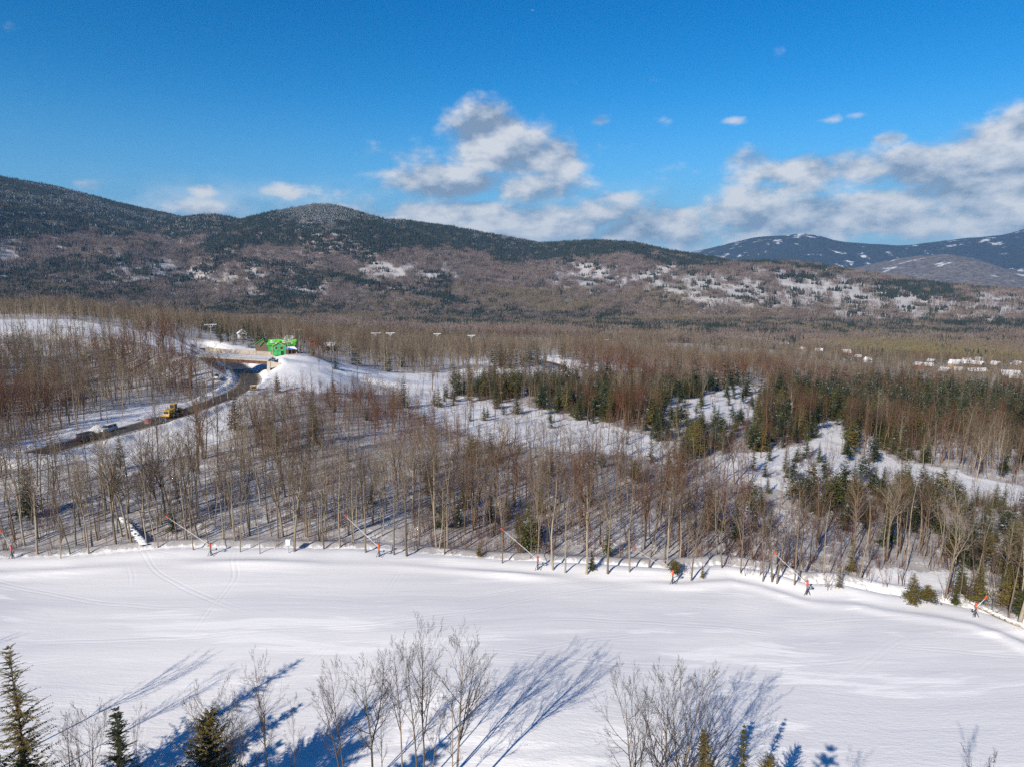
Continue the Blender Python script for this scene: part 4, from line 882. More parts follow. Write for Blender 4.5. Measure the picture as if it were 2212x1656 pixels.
    tt = np.clip(.12 + .8 * fbm(X, Y, 180, 2, 88), 0, .6) * (R_ < 2400) + .8 * np.exp(-((PX - 2000) / 260) ** 2 - ((PY - 775) / 34) ** 2) + .30 * ((PY > 655) & (PY < 700) & (PX < 1500) & (PX > 300)) * (fbm(X, Y, 90, 2, 89) > 0)
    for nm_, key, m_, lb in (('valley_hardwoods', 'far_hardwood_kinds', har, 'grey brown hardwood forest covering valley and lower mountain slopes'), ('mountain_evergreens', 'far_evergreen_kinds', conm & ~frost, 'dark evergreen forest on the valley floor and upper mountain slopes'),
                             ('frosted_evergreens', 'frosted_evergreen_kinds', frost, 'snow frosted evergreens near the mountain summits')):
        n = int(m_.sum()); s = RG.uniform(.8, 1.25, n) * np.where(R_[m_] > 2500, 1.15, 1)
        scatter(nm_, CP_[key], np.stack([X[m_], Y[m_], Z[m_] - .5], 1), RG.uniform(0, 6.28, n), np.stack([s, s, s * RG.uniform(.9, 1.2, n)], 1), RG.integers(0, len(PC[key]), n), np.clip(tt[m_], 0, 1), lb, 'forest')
    0 and print('COUNTS near', int(mb.sum()), int(msx.sum()), 'mid', len(x2), 'brush', len(xu), 'far', len(X), 'har', int(har.sum()))

# ------------------------------------------------------------------ solid-shape kit
class MB:
    def __init__(s): s.bm = bmesh.new()
    def _add(s, verts, mtx, mi):
        bmesh.ops.transform(s.bm, matrix=mtx, verts=verts)
        for f in {f for v in verts for f in v.link_faces}: f.material_index = mi
    def box(s, c, d, rz=0, rx=0, ry=0, mi=0, bev=0.0, taper=1.0):
        r = bmesh.ops.create_cube(s.bm, size=1.0); vs = r['verts']
        for v in vs:
            if v.co.z > 0: v.co.x *= taper; v.co.y *= taper
        for v in vs: v.co.x *= d[0]; v.co.y *= d[1]; v.co.z *= d[2]
        if bev:
            es = list({e for v in vs for e in v.link_edges}); g = bmesh.ops.bevel(s.bm, geom=es, offset=bev, segments=2, affect='EDGES', profile=.6); vs = list({v for f in g['faces'] for v in f.verts} | {v for v in vs if v.is_valid})
        s._add(vs, Matrix.Translation(c) @ Matrix.Rotation(rz, 4, 'Z') @ Matrix.Rotation(ry, 4, 'Y') @ Matrix.Rotation(rx, 4, 'X'), mi); return s
    def cyl(s, a, b, r0, r1=None, n=12, mi=0):
        a = Vector(a); b = Vector(b); r1 = r0 if r1 is None else r1; d = b - a
        r = bmesh.ops.create_cone(s.bm, segments=n, radius1=r0, radius2=max(r1, 1e-4), depth=d.length, cap_ends=True)
        s._add(r['verts'], Matrix.Translation((a + b) / 2) @ d.to_track_quat('Z', 'Y').to_matrix().to_4x4(), mi); return s
    def prism(s, prof, y0, y1, mi=0, bev=0.0):
        """profile in x-z, swept along y"""
        n = len(prof); v = [s.bm.verts.new((p[0], y0, p[1])) for p in prof] + [s.bm.verts.new((p[0], y1, p[1])) for p in prof]
        fs = [s.bm.faces.new(v[:n][::-1]), s.bm.faces.new(v[n:])] + [s.bm.faces.new((v[i], v[(i + 1) % n], v[n + (i + 1) % n], v[n + i])) for i in range(n)]
        for f in fs: f.material_index = mi
        if bev: bmesh.ops.bevel(s.bm, geom=list({e for f in fs for e in f.edges}), offset=bev, segments=2, affect='EDGES', profile=.6)
        return s
    def poly(s, pts, mi=0):
        f = s.bm.faces.new([s.bm.verts.new(p) for p in pts]); f.material_index = mi; return s
    def lump(s, c, d, seed, amp=.25, mi=0, sub=2):
        r = bmesh.ops.create_icosphere(s.bm, subdivisions=sub, radius=1.0); rg = random.Random(seed); ph = [rg.uniform(0, 6) for _ in range(6)]
        for v in r['verts']:
            k = 1 + amp * (sin(v.co.x * 3 + ph[0]) * cos(v.co.y * 3.3 + ph[1]) + .6 * sin(v.co.z * 5 + ph[2] + v.co.x * 4)); v.co *= k; v.co.x *= d[0]; v.co.y *= d[1]; v.co.z *= d[2]
        s._add(r['verts'], Matrix.Translation(c), mi); return s
    def out(s, name, mats, parent=None, smooth=False):
        bmesh.ops.recalc_face_normals(s.bm, faces=s.bm.faces); me = bpy.data.meshes.new(name); s.bm.to_mesh(me); s.bm.free()
        for m in (mats if isinstance(mats, (list, tuple)) else [mats]): me.materials.append(m)
        if smooth:
            for p in me.polygons: p.use_smooth = True
        return meshob(name, me, parent)
MM = dict(
    white=plain('white_paint', (0.74, 0.75, 0.77), .35), black=plain('black_paint', (0.018, 0.018, 0.020), .35), tyre=plain('tyre_rubber', (0.03, 0.028, 0.026), .85), glass=plain('dark_glass', (0.03, 0.05, 0.055), .08),
    yellow=plain('machine_yellow', (0.50, 0.29, 0.03), .5), orange=plain('orange_padding', (0.62, 0.085, 0.025), .6), steel=plain('galvanised_steel', (0.42, 0.45, 0.48), .4, .5), dsteel=plain('dark_steel', (0.07, 0.075, 0.085), .5, .4),
    rust=plain('weathering_steel', (0.20, 0.085, 0.042), .75, var=.3), conc=plain('pale_concrete', (0.52, 0.46, 0.37), .85), wood=plain('raw_timber', (0.45, 0.32, 0.20), .8, var=.25, scale=1.5), panel=plain('beige_timber_panels', (0.50, 0.42, 0.33), .8, var=.22, scale=.8),
    oldwood=plain('weathered_timber', (0.17, 0.13, 0.10), .85, var=.3), lime=plain('bright_green_roof_underlay', (0.10, 0.50, 0.03), .6, var=.35, scale=.6), green=plain('green_wall_sheathing', (0.035, 0.34, 0.085), .6, var=.3, scale=.9), blue=plain('blue_tarpaulin', (0.03, 0.16, 0.48), .6),
    tan=plain('tan_cladding', (0.42, 0.29, 0.17), .8), brown=plain('brown_cladding', (0.15, 0.10, 0.075), .8), red=plain('red_paint', (0.40, 0.05, 0.03), .5), grey=plain('grey_metal_paint', (0.16, 0.16, 0.165), .5), dgreen=plain('green_metal_roof', (0.05, 0.16, 0.13), .5), dirt=plain('road_grime', (0.13, 0.10, 0.075), .9),
    birch=plain('birch_bark', (0.50, 0.44, 0.35), .8, var=.3, scale=4), amber=plain('head_lamp', (0.85, 0.85, 0.80), .2), rlamp=plain('tail_lamp', (0.45, 0.02, 0.015), .3))
S = M['snowcap']
def xyz(p): return (float(p[0]), float(p[1]), float(p[2]))

# ------------------------------------------------------------------ ski bridge
bz = 14.3; ang = atan2(bdir[1], bdir[0]); br = empty('ski_bridge', (BR0[0], BR0[1], bz), ang); L_ = BLEN; br.rotation_euler = (0, -math.asin(bdir[2]), ang)
tag(br, 'long ski bridge of rusty girders carrying the run over the dark road', 'bridge')
m = MB(); m.box((L_ / 2, BWID / 2, -.35), (L_ + 1.6, BWID, .36)); m.out('deck', MM['conc'], br)
m = MB(); m.box((L_ / 2, BWID / 2, -.02), (L_ + 1.5, BWID - 1.3, .26), bev=.06); m.out('deck_snow', S, br)
for y in (0.35, BWID - .35, BWID * .35, BWID * .65):
    m = MB(); m.box((L_ / 2, y, -1.13), (L_ + .6, .10, 1.14)); m.box((L_ / 2, y, -.575), (L_ + .6, .42, .06)); m.box((L_ / 2, y, -1.71), (L_ + .6, .46, .07))
    for k in range(13): m.box((.6 + k * (L_ - 1.2) / 12, y, -1.14), (.05, .36, 1.05))
    m.out('girder', MM['rust'], br)
for y, zz in ((0.12, 0), (BWID - .12, 0)):
    m = MB(); m.box((L_ / 2, y, -.05), (L_ + 1.62, .30, .42), bev=.03); m.out('kerb_beam', MM['conc'], br)
npost = 15
for k in range(npost):
    xx = .3 + k * (L_ - .6) / (npost - 1); m = MB(); m.box((xx, .10, 1.06), (.09, .09, 1.80)); m.box((xx, .10, .20), (.2, .2, .05)); m.out('railing_post', MM['steel'], br)
m = MB(); [m.box((L_ / 2, .10, zz), (L_ - .5, .05, .05)) for zz in (.45, .85, 1.25, 1.62, 1.94)]; m.out('railing_rails', MM['steel'], br)
fence = MB()
for k in range(18): fence.box((.2 + (k + .5) * (L_ - .4) / 18, BWID - .12, 1.10), ((L_ - .4) / 18 - .05, .06, 1.75))
fence.out('timber_screen', MM['panel'], br)
m = MB(); [m.box((.2 + k * (L_ - .4) / 18, BWID - .04, 1.14), (.10, .10, 1.95)) for k in range(19)]; m.box((L_ / 2, BWID - .05, 2.08), (L_ - .2, .16, .07)); m.out('screen_frame', MM['wood'], br)
for sx, s_ in ((-1.0, -1), (L_ + 1.0, 1)):
    m = MB(); m.box((sx, BWID / 2, -2.35), (1.2, BWID + 1.2, 3.9)); m.box((sx, -.2, -1.3), (1.2, .4, 1.8)); m.out('abutment', MM['conc'], br)
for k, yy in enumerate((-1.2,)):
    m = MB(); m.prism([(L_ + 1.4, -.2), (L_ + 5.5, -.9), (L_ + 5.5, -2.0), (L_ + 1.4, -3.2)], -.4, -.0); m.out('wing_wall', MM['conc'], br)
m = MB(); m.box((L_ + .9, .35, .78), (2.3, .12, .14)); m.box((L_ + 1.9, .35, .3), (.12, .12, 1.0)); m.box((L_ + .0, .35, .3), (.12, .12, 1.0)); m.out('end_rail', MM['wood'], br)

# ------------------------------------------------------------------ green house being built
hx = atz(606, 770, 10.6); hx = hx * (308 / hx[1]); gh = empty('unfinished_house', (hx[0], hx[1], hz1(hx[0], hx[1]) - .3), radians(8))
tag(gh, 'unfinished house wrapped in bright green sheathing with patchy snow on its roofs', 'house')
hs = 1.02
def hb(name, mats, fn, smooth=False, parent=gh):
    m = MB(); fn(m); bmesh.ops.scale(m.bm, vec=(hs * 1.10, hs, hs * .94), verts=m.bm.verts); return m.out(name, mats, parent, smooth)
hb('foundation', MM['conc'], lambda m: m.box((0, 3, .2), (13.5, 8.2, 1.0)))
wall = hb('wall', MM['green'], lambda m: (m.box((.6, 3.5, 3.2), (10.5, 6.6, 5.2)), m.prism([(-4.6, 5.8), (5.8, 5.8), (5.8, 5.8001), (-4.6, 5.8001)], .3, 6.7)))
hb('front_gable', MM['green'], lambda m: m.prism([(-2.35, .5), (2.35, .5), (2.35, 5.0), (0, 6.6), (-2.35, 5.0)], -2.2, .4))
hb('side_gable', MM['brown'], lambda m: m.prism([(-8.0, .5), (-4.7, .5), (-4.7, 4.8), (-6.3, 6.7), (-8.0, 4.8)], 1.0, 6.4))
def gabroof(m, x0, x1, xm, ze, zr, y0, y1, th=.16, ov=.35):
    for sx, xe in ((-1, x0 - ov), (1, x1 + ov)):
        sl = (zr - ze) / abs(xm - (x0 if sx < 0 else x1)); zz = ze - sl * ov
        m.prism([(xe, zz), (xm, zr), (xm, zr + th), (xe, zz + th)], y0, y1)
hb('front_gable_roof', MM['lime'], lambda m: gabroof(m, -2.35, 2.35, 0, 5.02, 6.62, -2.55, 2.4))
hb('front_gable_trim', MM['wood'], lambda m: [m.prism([(sx * 2.72, 4.75), (0, 6.60), (0, 6.84), (sx * 2.72, 5.0)], -2.66, -2.57) for sx in (-1, 1)])
hb('side_gable_roof', MM['lime'], lambda m: gabroof(m, -8.0, -4.7, -6.3, 4.82, 6.72, .5, 6.8))
def mainroof(m):
    for sy, ye in ((-1, -.1), (1, 7.1)):
        m.poly([(-5.0, ye, 5.3), (6.2, ye, 5.3), (6.2, 3.5, 7.6), (-5.0, 3.5, 7.6)]); m.poly([(-5.0, ye, 5.14), (6.2, ye, 5.14), (6.2, 3.5, 7.44), (-5.0, 3.5, 7.44)])
        for xx in (-5.0, 6.2): m.poly([(xx, ye, 5.14), (xx, ye, 5.3), (xx, 3.5, 7.6), (xx, 3.5, 7.44)])
        m.poly([(-5.0, ye, 5.14), (6.2, ye, 5.14), (6.2, ye, 5.3), (-5.0, ye, 5.3)])
hb('main_roof', MM['lime'], mainroof)
hb('gable_end', MM['green'], lambda m: [m.poly([(xx, .25, 5.6), (xx, 6.75, 5.6), (xx, 3.5, 7.42)]) for xx in (-4.6, 5.8)])
def leftroof(m):   # the taller left wing with its one pitch towards the bridge
    m.prism([(-11.2, 5.0), (-7.6, 7.9), (-7.4, 7.75), (-11.0, 4.85)], 5.4, 9.4)
hb('left_wing_roof', MM['green'], leftroof)
hb('left_wing_wall', MM['brown'], lambda m: m.prism([(-10.7, .5), (-7.2, .5), (-7.2, 7.5), (-7.6, 7.5), (-10.7, 5.0)], 5.7, 9.1))
def roofsnow(m):
    rg = random.Random(5)
    for cx, cy, ax, ay in ((2.3, 1.2, 1.9, .7), (4.2, 1.9, 1.1, .55), (1.5, 2.2, 1.0, .4), (4.9, .7, .6, .35), (-2.9, 1.4, 1.1, .8), (-3.6, 2.3, .7, .5), (3.3, 2.7, .8, .3)):
        z = 5.3 + (cy + .1) / 3.6 * 2.3; m.lump((cx, cy, z + .06), (ax, ay, .22), int(cx * 10), .2); 
hb('roof_snow', S, roofsnow, True)
hb('gable_roof_snow', S, lambda m: (m.lump((-5.3, 3.0, 5.75), (.55, 1.6, .35), 3), m.lump((-1.35, .2, 6.05), (.5, 1.2, .22), 4)), True)
def win(x, z, w_, h_, y=-2.22):
    f = hb('window', MM['wood'], lambda m: (m.box((x - w_ / 2, y, z), (.09, .10, h_)), m.box((x + w_ / 2, y, z), (.09, .10, h_)), m.box((x, y, z + h_ / 2), (w_ + .18, .10, .09)), m.box((x, y, z - h_ / 2), (w_ + .18, .10, .09))))
    hb('pane', MM['glass'], lambda m: m.box((x, y, z), (w_ - .06, .04, h_ - .06)), parent=f)
for q in ((.95, 4.0, 1.1, 1.3), (-1.05, 4.0, .9, 1.2)): win(*q)
for q in ((3.6, 3.9, 1.0, 1.3), (5.0, 3.9, .7, 1.3)): win(q[0], q[1], q[2], q[3], .17)
d_ = hb('door', MM['glass'], lambda m: m.box((1.15, -2.24, 1.5), (1.15, .08, 2.1)))
hb('corner_post', MM['wood'], lambda m: m.box((-2.62, -2.4, 2.6), (.2, .2, 4.6)))
hb('corner_post', MM['wood'], lambda m: m.box((2.62, -2.4, 2.6), (.2, .2, 4.6)))
hb('scaffold_mast', MM['wood'], lambda m: m.box((3.45, -2.9, 3.6), (.14, .14, 7.0)))
pr = hb('porch', MM['brown'], lambda m: (m.box((4.6, -1.0, 1.0), (4.2, 2.4, .25)), m.box((6.5, -2.0, 2.2), (.16, .16, 3.0)), m.box((3.0, -2.0, 2.2), (.16, .16, 3.0)), m.box((4.7, .2, 2.2), (3.9, .1, 2.4))))
hb('porch_tarpaulin', MM['blue'], lambda m: m.prism([(2.75, 4.35), (6.9, 3.2), (2.75, 3.2)], -2.42, -2.34), parent=pr)
hb('porch_roof', S, lambda m: m.prism([(3.2, 4.5), (6.0, 4.55), (7.1, 3.25), (6.8, 3.2), (2.8, 4.3)], -2.3, .1), parent=pr)
hb('stair', MM['oldwood'], lambda m: [m.box((7.2 + .3 * k, -1.6, .85 - k * .16), (.34, 1.2, .1)) for k in range(7)] + [m.box((8.3, -2.2, 1.15), (2.6, .07, .07), ry=.5), m.box((8.3, -1.0, 1.15), (2.6, .07, .07), ry=.5)])
AVOID.append((hx[0], hx[1], 1)); AVOID.append((hx[0] - 8, hx[1] + 6, 0)); AVOID.append((hx[0] + 7, hx[1], 0))
# worker-coloured marker on the porch is a safety cone
g_ = ground(652, 757, 100); cn = empty('traffic_cone', (hx[0] + 8.4, hx[1] - 3.2, hz1(hx[0] + 8.4, hx[1] - 3.2))); tag(cn, 'orange safety cone standing at the foot of the house stair', 'cone')
m = MB(); m.cyl((0, 0, .05), (0, 0, 1.0), .26, .05); m.out('cone_body', MM['orange'], cn); m = MB(); m.box((0, 0, .03), (.6, .6, .06)); m.cyl((0, 0, .45), (0, 0, .62), .175, .14); m.out('cone_base', MM['white'], cn)

# ------------------------------------------------------------------ vehicles
def wheel(par, x, y, r, w_, rim='steel'):
    m = MB(); m.cyl((x, y - w_ / 2, r), (x, y + w_ / 2, r), r, n=20); t = m.out('tyre', MM['tyre'], par, False)
    m = MB(); m.cyl((x, y - w_ / 2 - .01, r), (x, y + w_ / 2 + .01, r), r * .58, n=14); m.out('rim', MM[rim], t)
def suv(name, label, loc, rz, paint, prof, L, W=1.86, H=1.75, group=None, glassmat='glass', cat='car'):
    e = empty(name, loc, rz); tag(e, label, cat, group)
    m = MB(); m.prism([(p[0] * L, p[1] * H) for p in prof['body']], -W / 2, W / 2, bev=.05); m.out('body', MM[paint], e)
    m = MB(); m.prism([(p[0] * L, p[1] * H) for p in prof['cab']], -W / 2 + .12, W / 2 - .12, bev=.04); m.out('cabin_glass', MM[glassmat], e)
    m = MB(); x0, x1 = prof['roof']; m.box(((x0 + x1) / 2 * L, 0, H * .985), ((x1 - x0) * L, W - .26, .07), bev=.03)
    for xx in prof['pil']:
        for sy in (-1, 1): m.box((xx * L, sy * (W / 2 - .13), H * .80), (.09, .05, H * .36))
    m.out('roof', MM[paint], e)
    for xx in (.30, -.30):
        for sy in (-1, 1): wheel(e, xx * L, sy * (W / 2 - .10), .36, .24)
    for sy in (-1, 1):
        m = MB(); m.box((.497 * L, sy * W * .36, H * .43), (.06, .36, .17), bev=.02); m.out('headlight', MM['amber'], e)
        m = MB(); m.box((-.497 * L, sy * W * .40, H * .46), (.06, .20, .30), bev=.02); m.out('tail_light', MM['rlamp'], e)
        m = MB(); m.box((.20 * L, sy * (W / 2 + .10), H * .60), (.10, .22, .15), bev=.03); m.out('mirror', MM[paint], e)
    m = MB(); m.box((.502 * L, 0, H * .42), (.05, W * .42, .20)); m.box((.50 * L, 0, H * .24), (.07, W * .8, .14)); m.out('grille', MM['black'], e)
    return e
SUVP = dict(body=[(-.50, .20), (-.50, .55), (-.47, .60), (.22, .60), (.30, .585), (.47, .53), (.50, .45), (.50, .20), (.40, .14), (-.42, .14)], cab=[(-.47, .585), (-.42, .985), (.06, .985), (.22, .585)], roof=(-.42, .08), pil=(-.43, -.2, .02))
VANP = dict(body=[(-.50, .20), (-.50, .62), (-.48, .66), (.30, .60), (.46, .52), (.50, .42), (.50, .20), (.42, .14), (-.42, .14)], cab=[(-.49, .63), (-.46, .985), (.12, .985), (.32, .59)], roof=(-.47, .14), pil=(-.47, -.25, -.02, .10))
PICK = dict(body=[(-.50, .28), (-.50, .58), (-.12, .58), (-.12, .60), (.22, .60), (.46, .56), (.50, .46), (.50, .24), (.40, .16), (-.42, .16)], cab=[(-.12, .585), (-.10, .985), (.08, .985), (.20, .585)], roof=(-.11, .10), pil=(-.11, .0, .08))
def roadpose(px, py, off):
    i = int(np.argmin([math.hypot(projD(*p)[0] - px, projD(*p)[1] - py) for p in ROAD])); a = ROAD[max(0, i - 2)]; b = ROAD[min(len(ROAD) - 1, i + 2)]
    d = unit(b - a); n = np.array([-d[1], d[0], 0]); p = ROAD[i] + n * off; return (p[0], p[1], ROADZ + .15), atan2(d[1], d[0])
p, a = roadpose(182, 944, .8); suv('dark_van', 'long dark van on the road with its bonnet pointing towards the loader', p, a + pi, 'black', VANP, 5.6, 2.0, 2.05, cat='van')
p, a = roadpose(247, 925, -2.6); suv('white_suv', 'white off-road car with dark windscreen coming down the verge side of the road', p, a, 'white', SUVP, 4.8)
p, a = roadpose(316, 922, 2.7); pk = suv('grey_pickup', 'dirty grey pickup truck parked behind thin trees by the snow bank', p, a + 2.9, 'grey', PICK, 5.4, 1.95, 1.9, cat='pickup truck')
m = MB(); m.box((-.32 * 5.4, 0, 1.28), (1.7, 1.5, .4), bev=.05); m.box((-.36 * 5.4, .2, 1.62), (.7, .8, .45), bev=.05); m.out('load', [MM['red']], pk)
g = ground(466, 819); suv('white_pickup', 'white pickup truck parked against the snow pile beside the left woods', (g[0], g[1], g[2] + .1), radians(-20), 'white', PICK, 5.3, 1.9, 1.85, cat='pickup truck')
# wheel loader
p, a = roadpose(375, 898, 0.3); ld = empty('wheel_loader', p, a + pi); tag(ld, 'yellow wheel loader clearing snow on the dark road', 'loader')
Yl = MM['yellow']
m = MB(); m.prism([(-3.6, 1.0), (-3.6, 2.15), (-3.3, 2.35), (-1.2, 2.5), (-.9, 2.5), (-.9, 1.0)], -.95, .95, bev=.08); m.out('engine_hood', Yl, ld)
m = MB(); m.box((-3.62, 0, 1.72), (.06, 1.3, .72)); [m.box((-3.66, 0, 1.45 + k * .18), (.04, 1.25, .04)) for k in range(4)]; m.out('rear_grille', MM['black'], ld)
m = MB(); m.box((-3.75, 0, .88), (.75, 2.4, .55), bev=.1); m.out('counterweight', Yl, ld); m = MB(); m.box((-3.85, 0, 1.18), (.5, 2.2, .06)); m.out('snow_dusting', S, ld)
m = MB(); m.box((-1.6, 0, 1.0), (3.6, 1.3, .5)); m.box((1.5, 0, 1.15), (2.6, 1.1, .7), bev=.05); m.out('chassis', MM['dsteel'], ld)
cb = MB(); cb.box((-.15, 0, 2.75), (1.45, 1.5, 1.5), taper=.9); cab = cb.out('cab', MM['glass'], ld)
m = MB(); m.box((-.15, 0, 3.55), (1.6, 1.65, .16), bev=.05); [m.box((-.15 + sx * .66, sy * .68, 2.75), (.11, .11, 1.6)) for sx in (-1, 1) for sy in (-1, 1)]; m.out('cab_frame', Yl, cab)
m = MB(); m.cyl((-2.2, .4, 2.4), (-2.2, .4, 3.2), .08); m.out('exhaust', MM['dsteel'], ld)
for xx in (-2.35, 1.75):
    for sy in (-1, 1):
        wheel(ld, xx, sy * 1.08, .80, .60, 'yellow')
        m = MB(); m.box((xx, sy * 1.08, 1.72), (1.5, .66, .08), bev=.02); m.out('mudguard', Yl, ld)
for sy in (-1, 1): m = MB(); m.box((2.5, sy * .55, 1.75), (2.6, .2, .36), ry=.42, bev=.03); m.box((2.0, sy * .3, 2.1), (1.6, .14, .14), ry=.1); m.out('lift_arm', Yl, ld)
m = MB(); m.prism([(3.4, .35), (4.5, .15), (4.6, .25), (3.7, .55), (3.55, 1.0), (3.9, 1.55), (3.8, 1.62), (3.4, 1.1)], -1.4, 1.4); [m.box((3.9, sy * 1.4, .7), (.9, .05, .8)) for sy in (-1, 1)]; m.out('bucket', MM['grey'], ld)
# yellow machine box and white trailer under the bridge
g = ground(548, 842); e = empty('yellow_generator', xyz(g), .5); tag(e, 'small yellow equipment box in the snow at the inside of the road bend', 'generator')
m = MB(); m.box((0, 0, .9), (2.0, 1.2, 1.3), bev=.08); m.out('housing', Yl, e); m = MB(); m.box((0, 0, 1.6), (1.9, 1.1, .14), bev=.05); m.out('snow_cap', S, e); m = MB(); m.box((0, -.62, .9), (1.2, .04, .7)); m.out('vent_panel', MM['black'], e); m = MB(); m.box((0, 0, .14), (2.1, 1.0, .22)); m.out('skid_frame', MM['dsteel'], e)
q = bc(.52, 40); e = empty('white_trailer', (q[0], q[1], max(ROADZ + .2, hz1(q[0], q[1]))), ang); tag(e, 'white box trailer seen beneath the bridge deck', 'trailer')
m = MB(); m.box((0, 0, 1.75), (5.6, 2.3, 2.2), bev=.05); m.out('trailer_body', MM['white'], e); m = MB(); m.box((.9, -1.17, 1.6), (.9, .05, 1.7)); m.out('trailer_door', MM['grey'], e); wheel(e, -.6, -1.0, .38, .22); wheel(e, -.6, 1.0, .38, .22); m = MB(); m.box((3.3, 0, .6), (1.3, .12, .12)); m.out('tow_bar', MM['dsteel'], e)

# ------------------------------------------------------------------ snow lances, sign, poles
def at_height(px, py, zz): return atz(px, py, zz)
def lance(bx, by, hx_, hy, hh, label, pad=True):
    g = ground(bx, by); h = at_height(hx_, hy, g[2] + hh); e = empty('snow_lance', xyz(g)); tag(e, label, 'snow gun', 'snow lances along the edge of the run')
    h = h - g; d = unit(h); pv = np.array([0, 0, 1.9]); tail = pv - d * 1.3
    m = MB(); m.cyl(xyz(tail), xyz(h), .050, .03, 8); m.out('lance_pipe', MM['white'], e)
    m = MB(); m.cyl((0, 0, -.3), (0, 0, 2.2), .09, n=8); m.cyl((-.45, -.2, 0), (0, 0, 1.0), .04, n=6); m.cyl((.45, -.2, 0), (0, 0, 1.0), .04, n=6); m.cyl((0, .5, 0), (0, 0, 1.0), .04, n=6); m.cyl((0, 0, .9), xyz(tail), .05, n=6); m.out('stand', MM['dsteel'], e)
    if pad: m = MB(); m.cyl((0, 0, 1.35), (0, 0, 2.15), .16, .16, 12); m.out('safety_pad', MM['orange'], e)
    m = MB(); m.cyl(xyz(h - d * .05), xyz(h + d * .45), .11, .10, 10); m.cyl(xyz(h + d * .45 - np.array([0, 0, .02])), xyz(h + d * .55), .13, .13, 10); m.out('lance_head', MM['orange'], e)
    m = MB(); m.box(xyz(tail + [0, 0, .1]), (.2, .18, .3)); m.out('valve_block', MM['dsteel'], e)
lance(26.6, 1205, 4, 1150, 5.0, 'snow lance with orange pad cut by the left frame edge')
lance(455.8, 1199, 363.8, 1117.8, 6.5, 'snow lance with orange pad leaning back among thin red saplings')
lance(819, 1201.5, 749.4, 1116.8, 6.5, 'snow lance with orange pad just beyond the white box on a post')
lance(1161.5, 1229.7, 1088, 1145, 6.8, 'snow lance whose bright orange head points into red saplings beside the snow dusted spruce')
lance(1452.7, 1259.7, 1372.8, 1185, 6.8, 'snow lance standing furthest out on the groomed run')
lance(1742.4, 1283.5, 1676.7, 1197, 6.8, 'snow lance beside the piled snow mound and leaning pale trunks')
lance(2106, 1331.6, 2128, 1292, 3.2, 'short snow lance by the fallen birch trunk')
g = ground(624, 1193); e = empty('post_box', xyz(g)); tag(e, 'small white box mounted on a thin post at the edge of the run', 'control box')
m = MB(); m.cyl((0, 0, -.3), (0, 0, 1.3), .07, n=8); m.out('post', MM['steel'], e); m = MB(); m.box((0, 0, 1.75), (.75, .5, .85), bev=.05); m.out('box', MM['white'], e); m = MB(); m.box((0, 0, 2.2), (.85, .6, .1), bev=.04); m.out('snow_cap', S, e)
# fallen logs
def log(a, b, r, label, name='fallen_log', bark='birch', stubs=6, seed=1):
    ga, gb = ground(*a), ground(*b); e = empty(name, xyz(ga)); tag(e, label, 'log'); rg = random.Random(seed)
    d = gb - ga; L = np.linalg.norm(d); u = d / L; m = MB(); n = 9; pts = [np.array([0, 0, r * .8]) + u * L * k / n + np.array([rg.uniform(-.12, .12), rg.uniform(-.12, .12), rg.uniform(-.03, .10)]) for k in range(n + 1)]
    for k in range(n): m.cyl(xyz(pts[k]), xyz(pts[k + 1] + u * .05), r * (1 - k / n * .5), r * (1 - (k + 1) / n * .5), 9)
    m.out('log_trunk', MM[bark], e, True)
    m = MB()
    for k in range(n * 2): q = pts[k // 2] * (1 - (k % 2) / 2) + pts[min(n, k // 2 + 1)] * (k % 2) / 2; m.lump(xyz(q + [0, 0, r * .85]), (L / n * .42, r * .85, r * .55), seed * 9 + k, .2, sub=2)
    m.out('log_snow', S, e, True)
    m = MB()
    for k in range(stubs): q = pts[rg.randint(n // 2, n)]; v = np.array([rg.uniform(-1, 1), rg.uniform(-1, 1), rg.uniform(.3, 1)]); m.cyl(xyz(q), xyz(q + unit(v) * rg.uniform(1, 2.6)), r * .22, .01, 5)
    m.out('broken_branches', MM['oldwood'], e)
log((311, 1179), (262, 1121), .27, 'thick fallen log topped with snow under the bare trees', bark='oldwood', seed=3)
log((2215, 1360), (2092, 1303), .26, 'long pale birch trunk lying along the edge of the run', 'fallen_birch', seed=5)
log((1000, 880), (1012, 884), .10, 'short snow covered stick in the lower clearing', 'fallen_stick', 'oldwood', 2, 8) if False else None

# timber frame at the upper run
a0 = atz(122, 735, hz1(-215, 330)); YF = 335.0; g0 = np.array([ray(123, 736)[0] / ray(123, 736)[1] * YF, YF, 0]); g1 = np.array([ray(199, 736)[0] / ray(199, 736)[1] * (YF + 6), YF + 6, 0]); g0[2] = hz1(g0[0], g0[1]); g1[2] = hz1(g1[0], g1[1]); e = empty('timber_frame', xyz(g0)); tag(e, 'long low timber rail frame at the top of the upper run', 'railing')
d = g1 - g0; L = float(np.linalg.norm(d)); u = d / L; hh = max(2.5, CAMH + ray(123, 714)[2] / ray(123, 714)[1] * YF - g0[2]); 
for k in range(6):
    q = u * L * k / 5; m = MB(); m.box((q[0], q[1], q[2] + hh / 2), (.22, .22, hh)); m.out('post', MM['oldwood'], e)
for zz in (hh, hh - .9): m = MB(); m.cyl((0, 0, zz), (u[0] * L, u[1] * L, u[2] * L + zz), .13, n=6); m.out('rail', MM['oldwood'], e)
for zz in (hh + .18,): m = MB(); m.cyl((0, 0, zz), (u[0] * L, u[1] * L, u[2] * L + zz), .09, n=6); m.out('rail_snow', S, e)

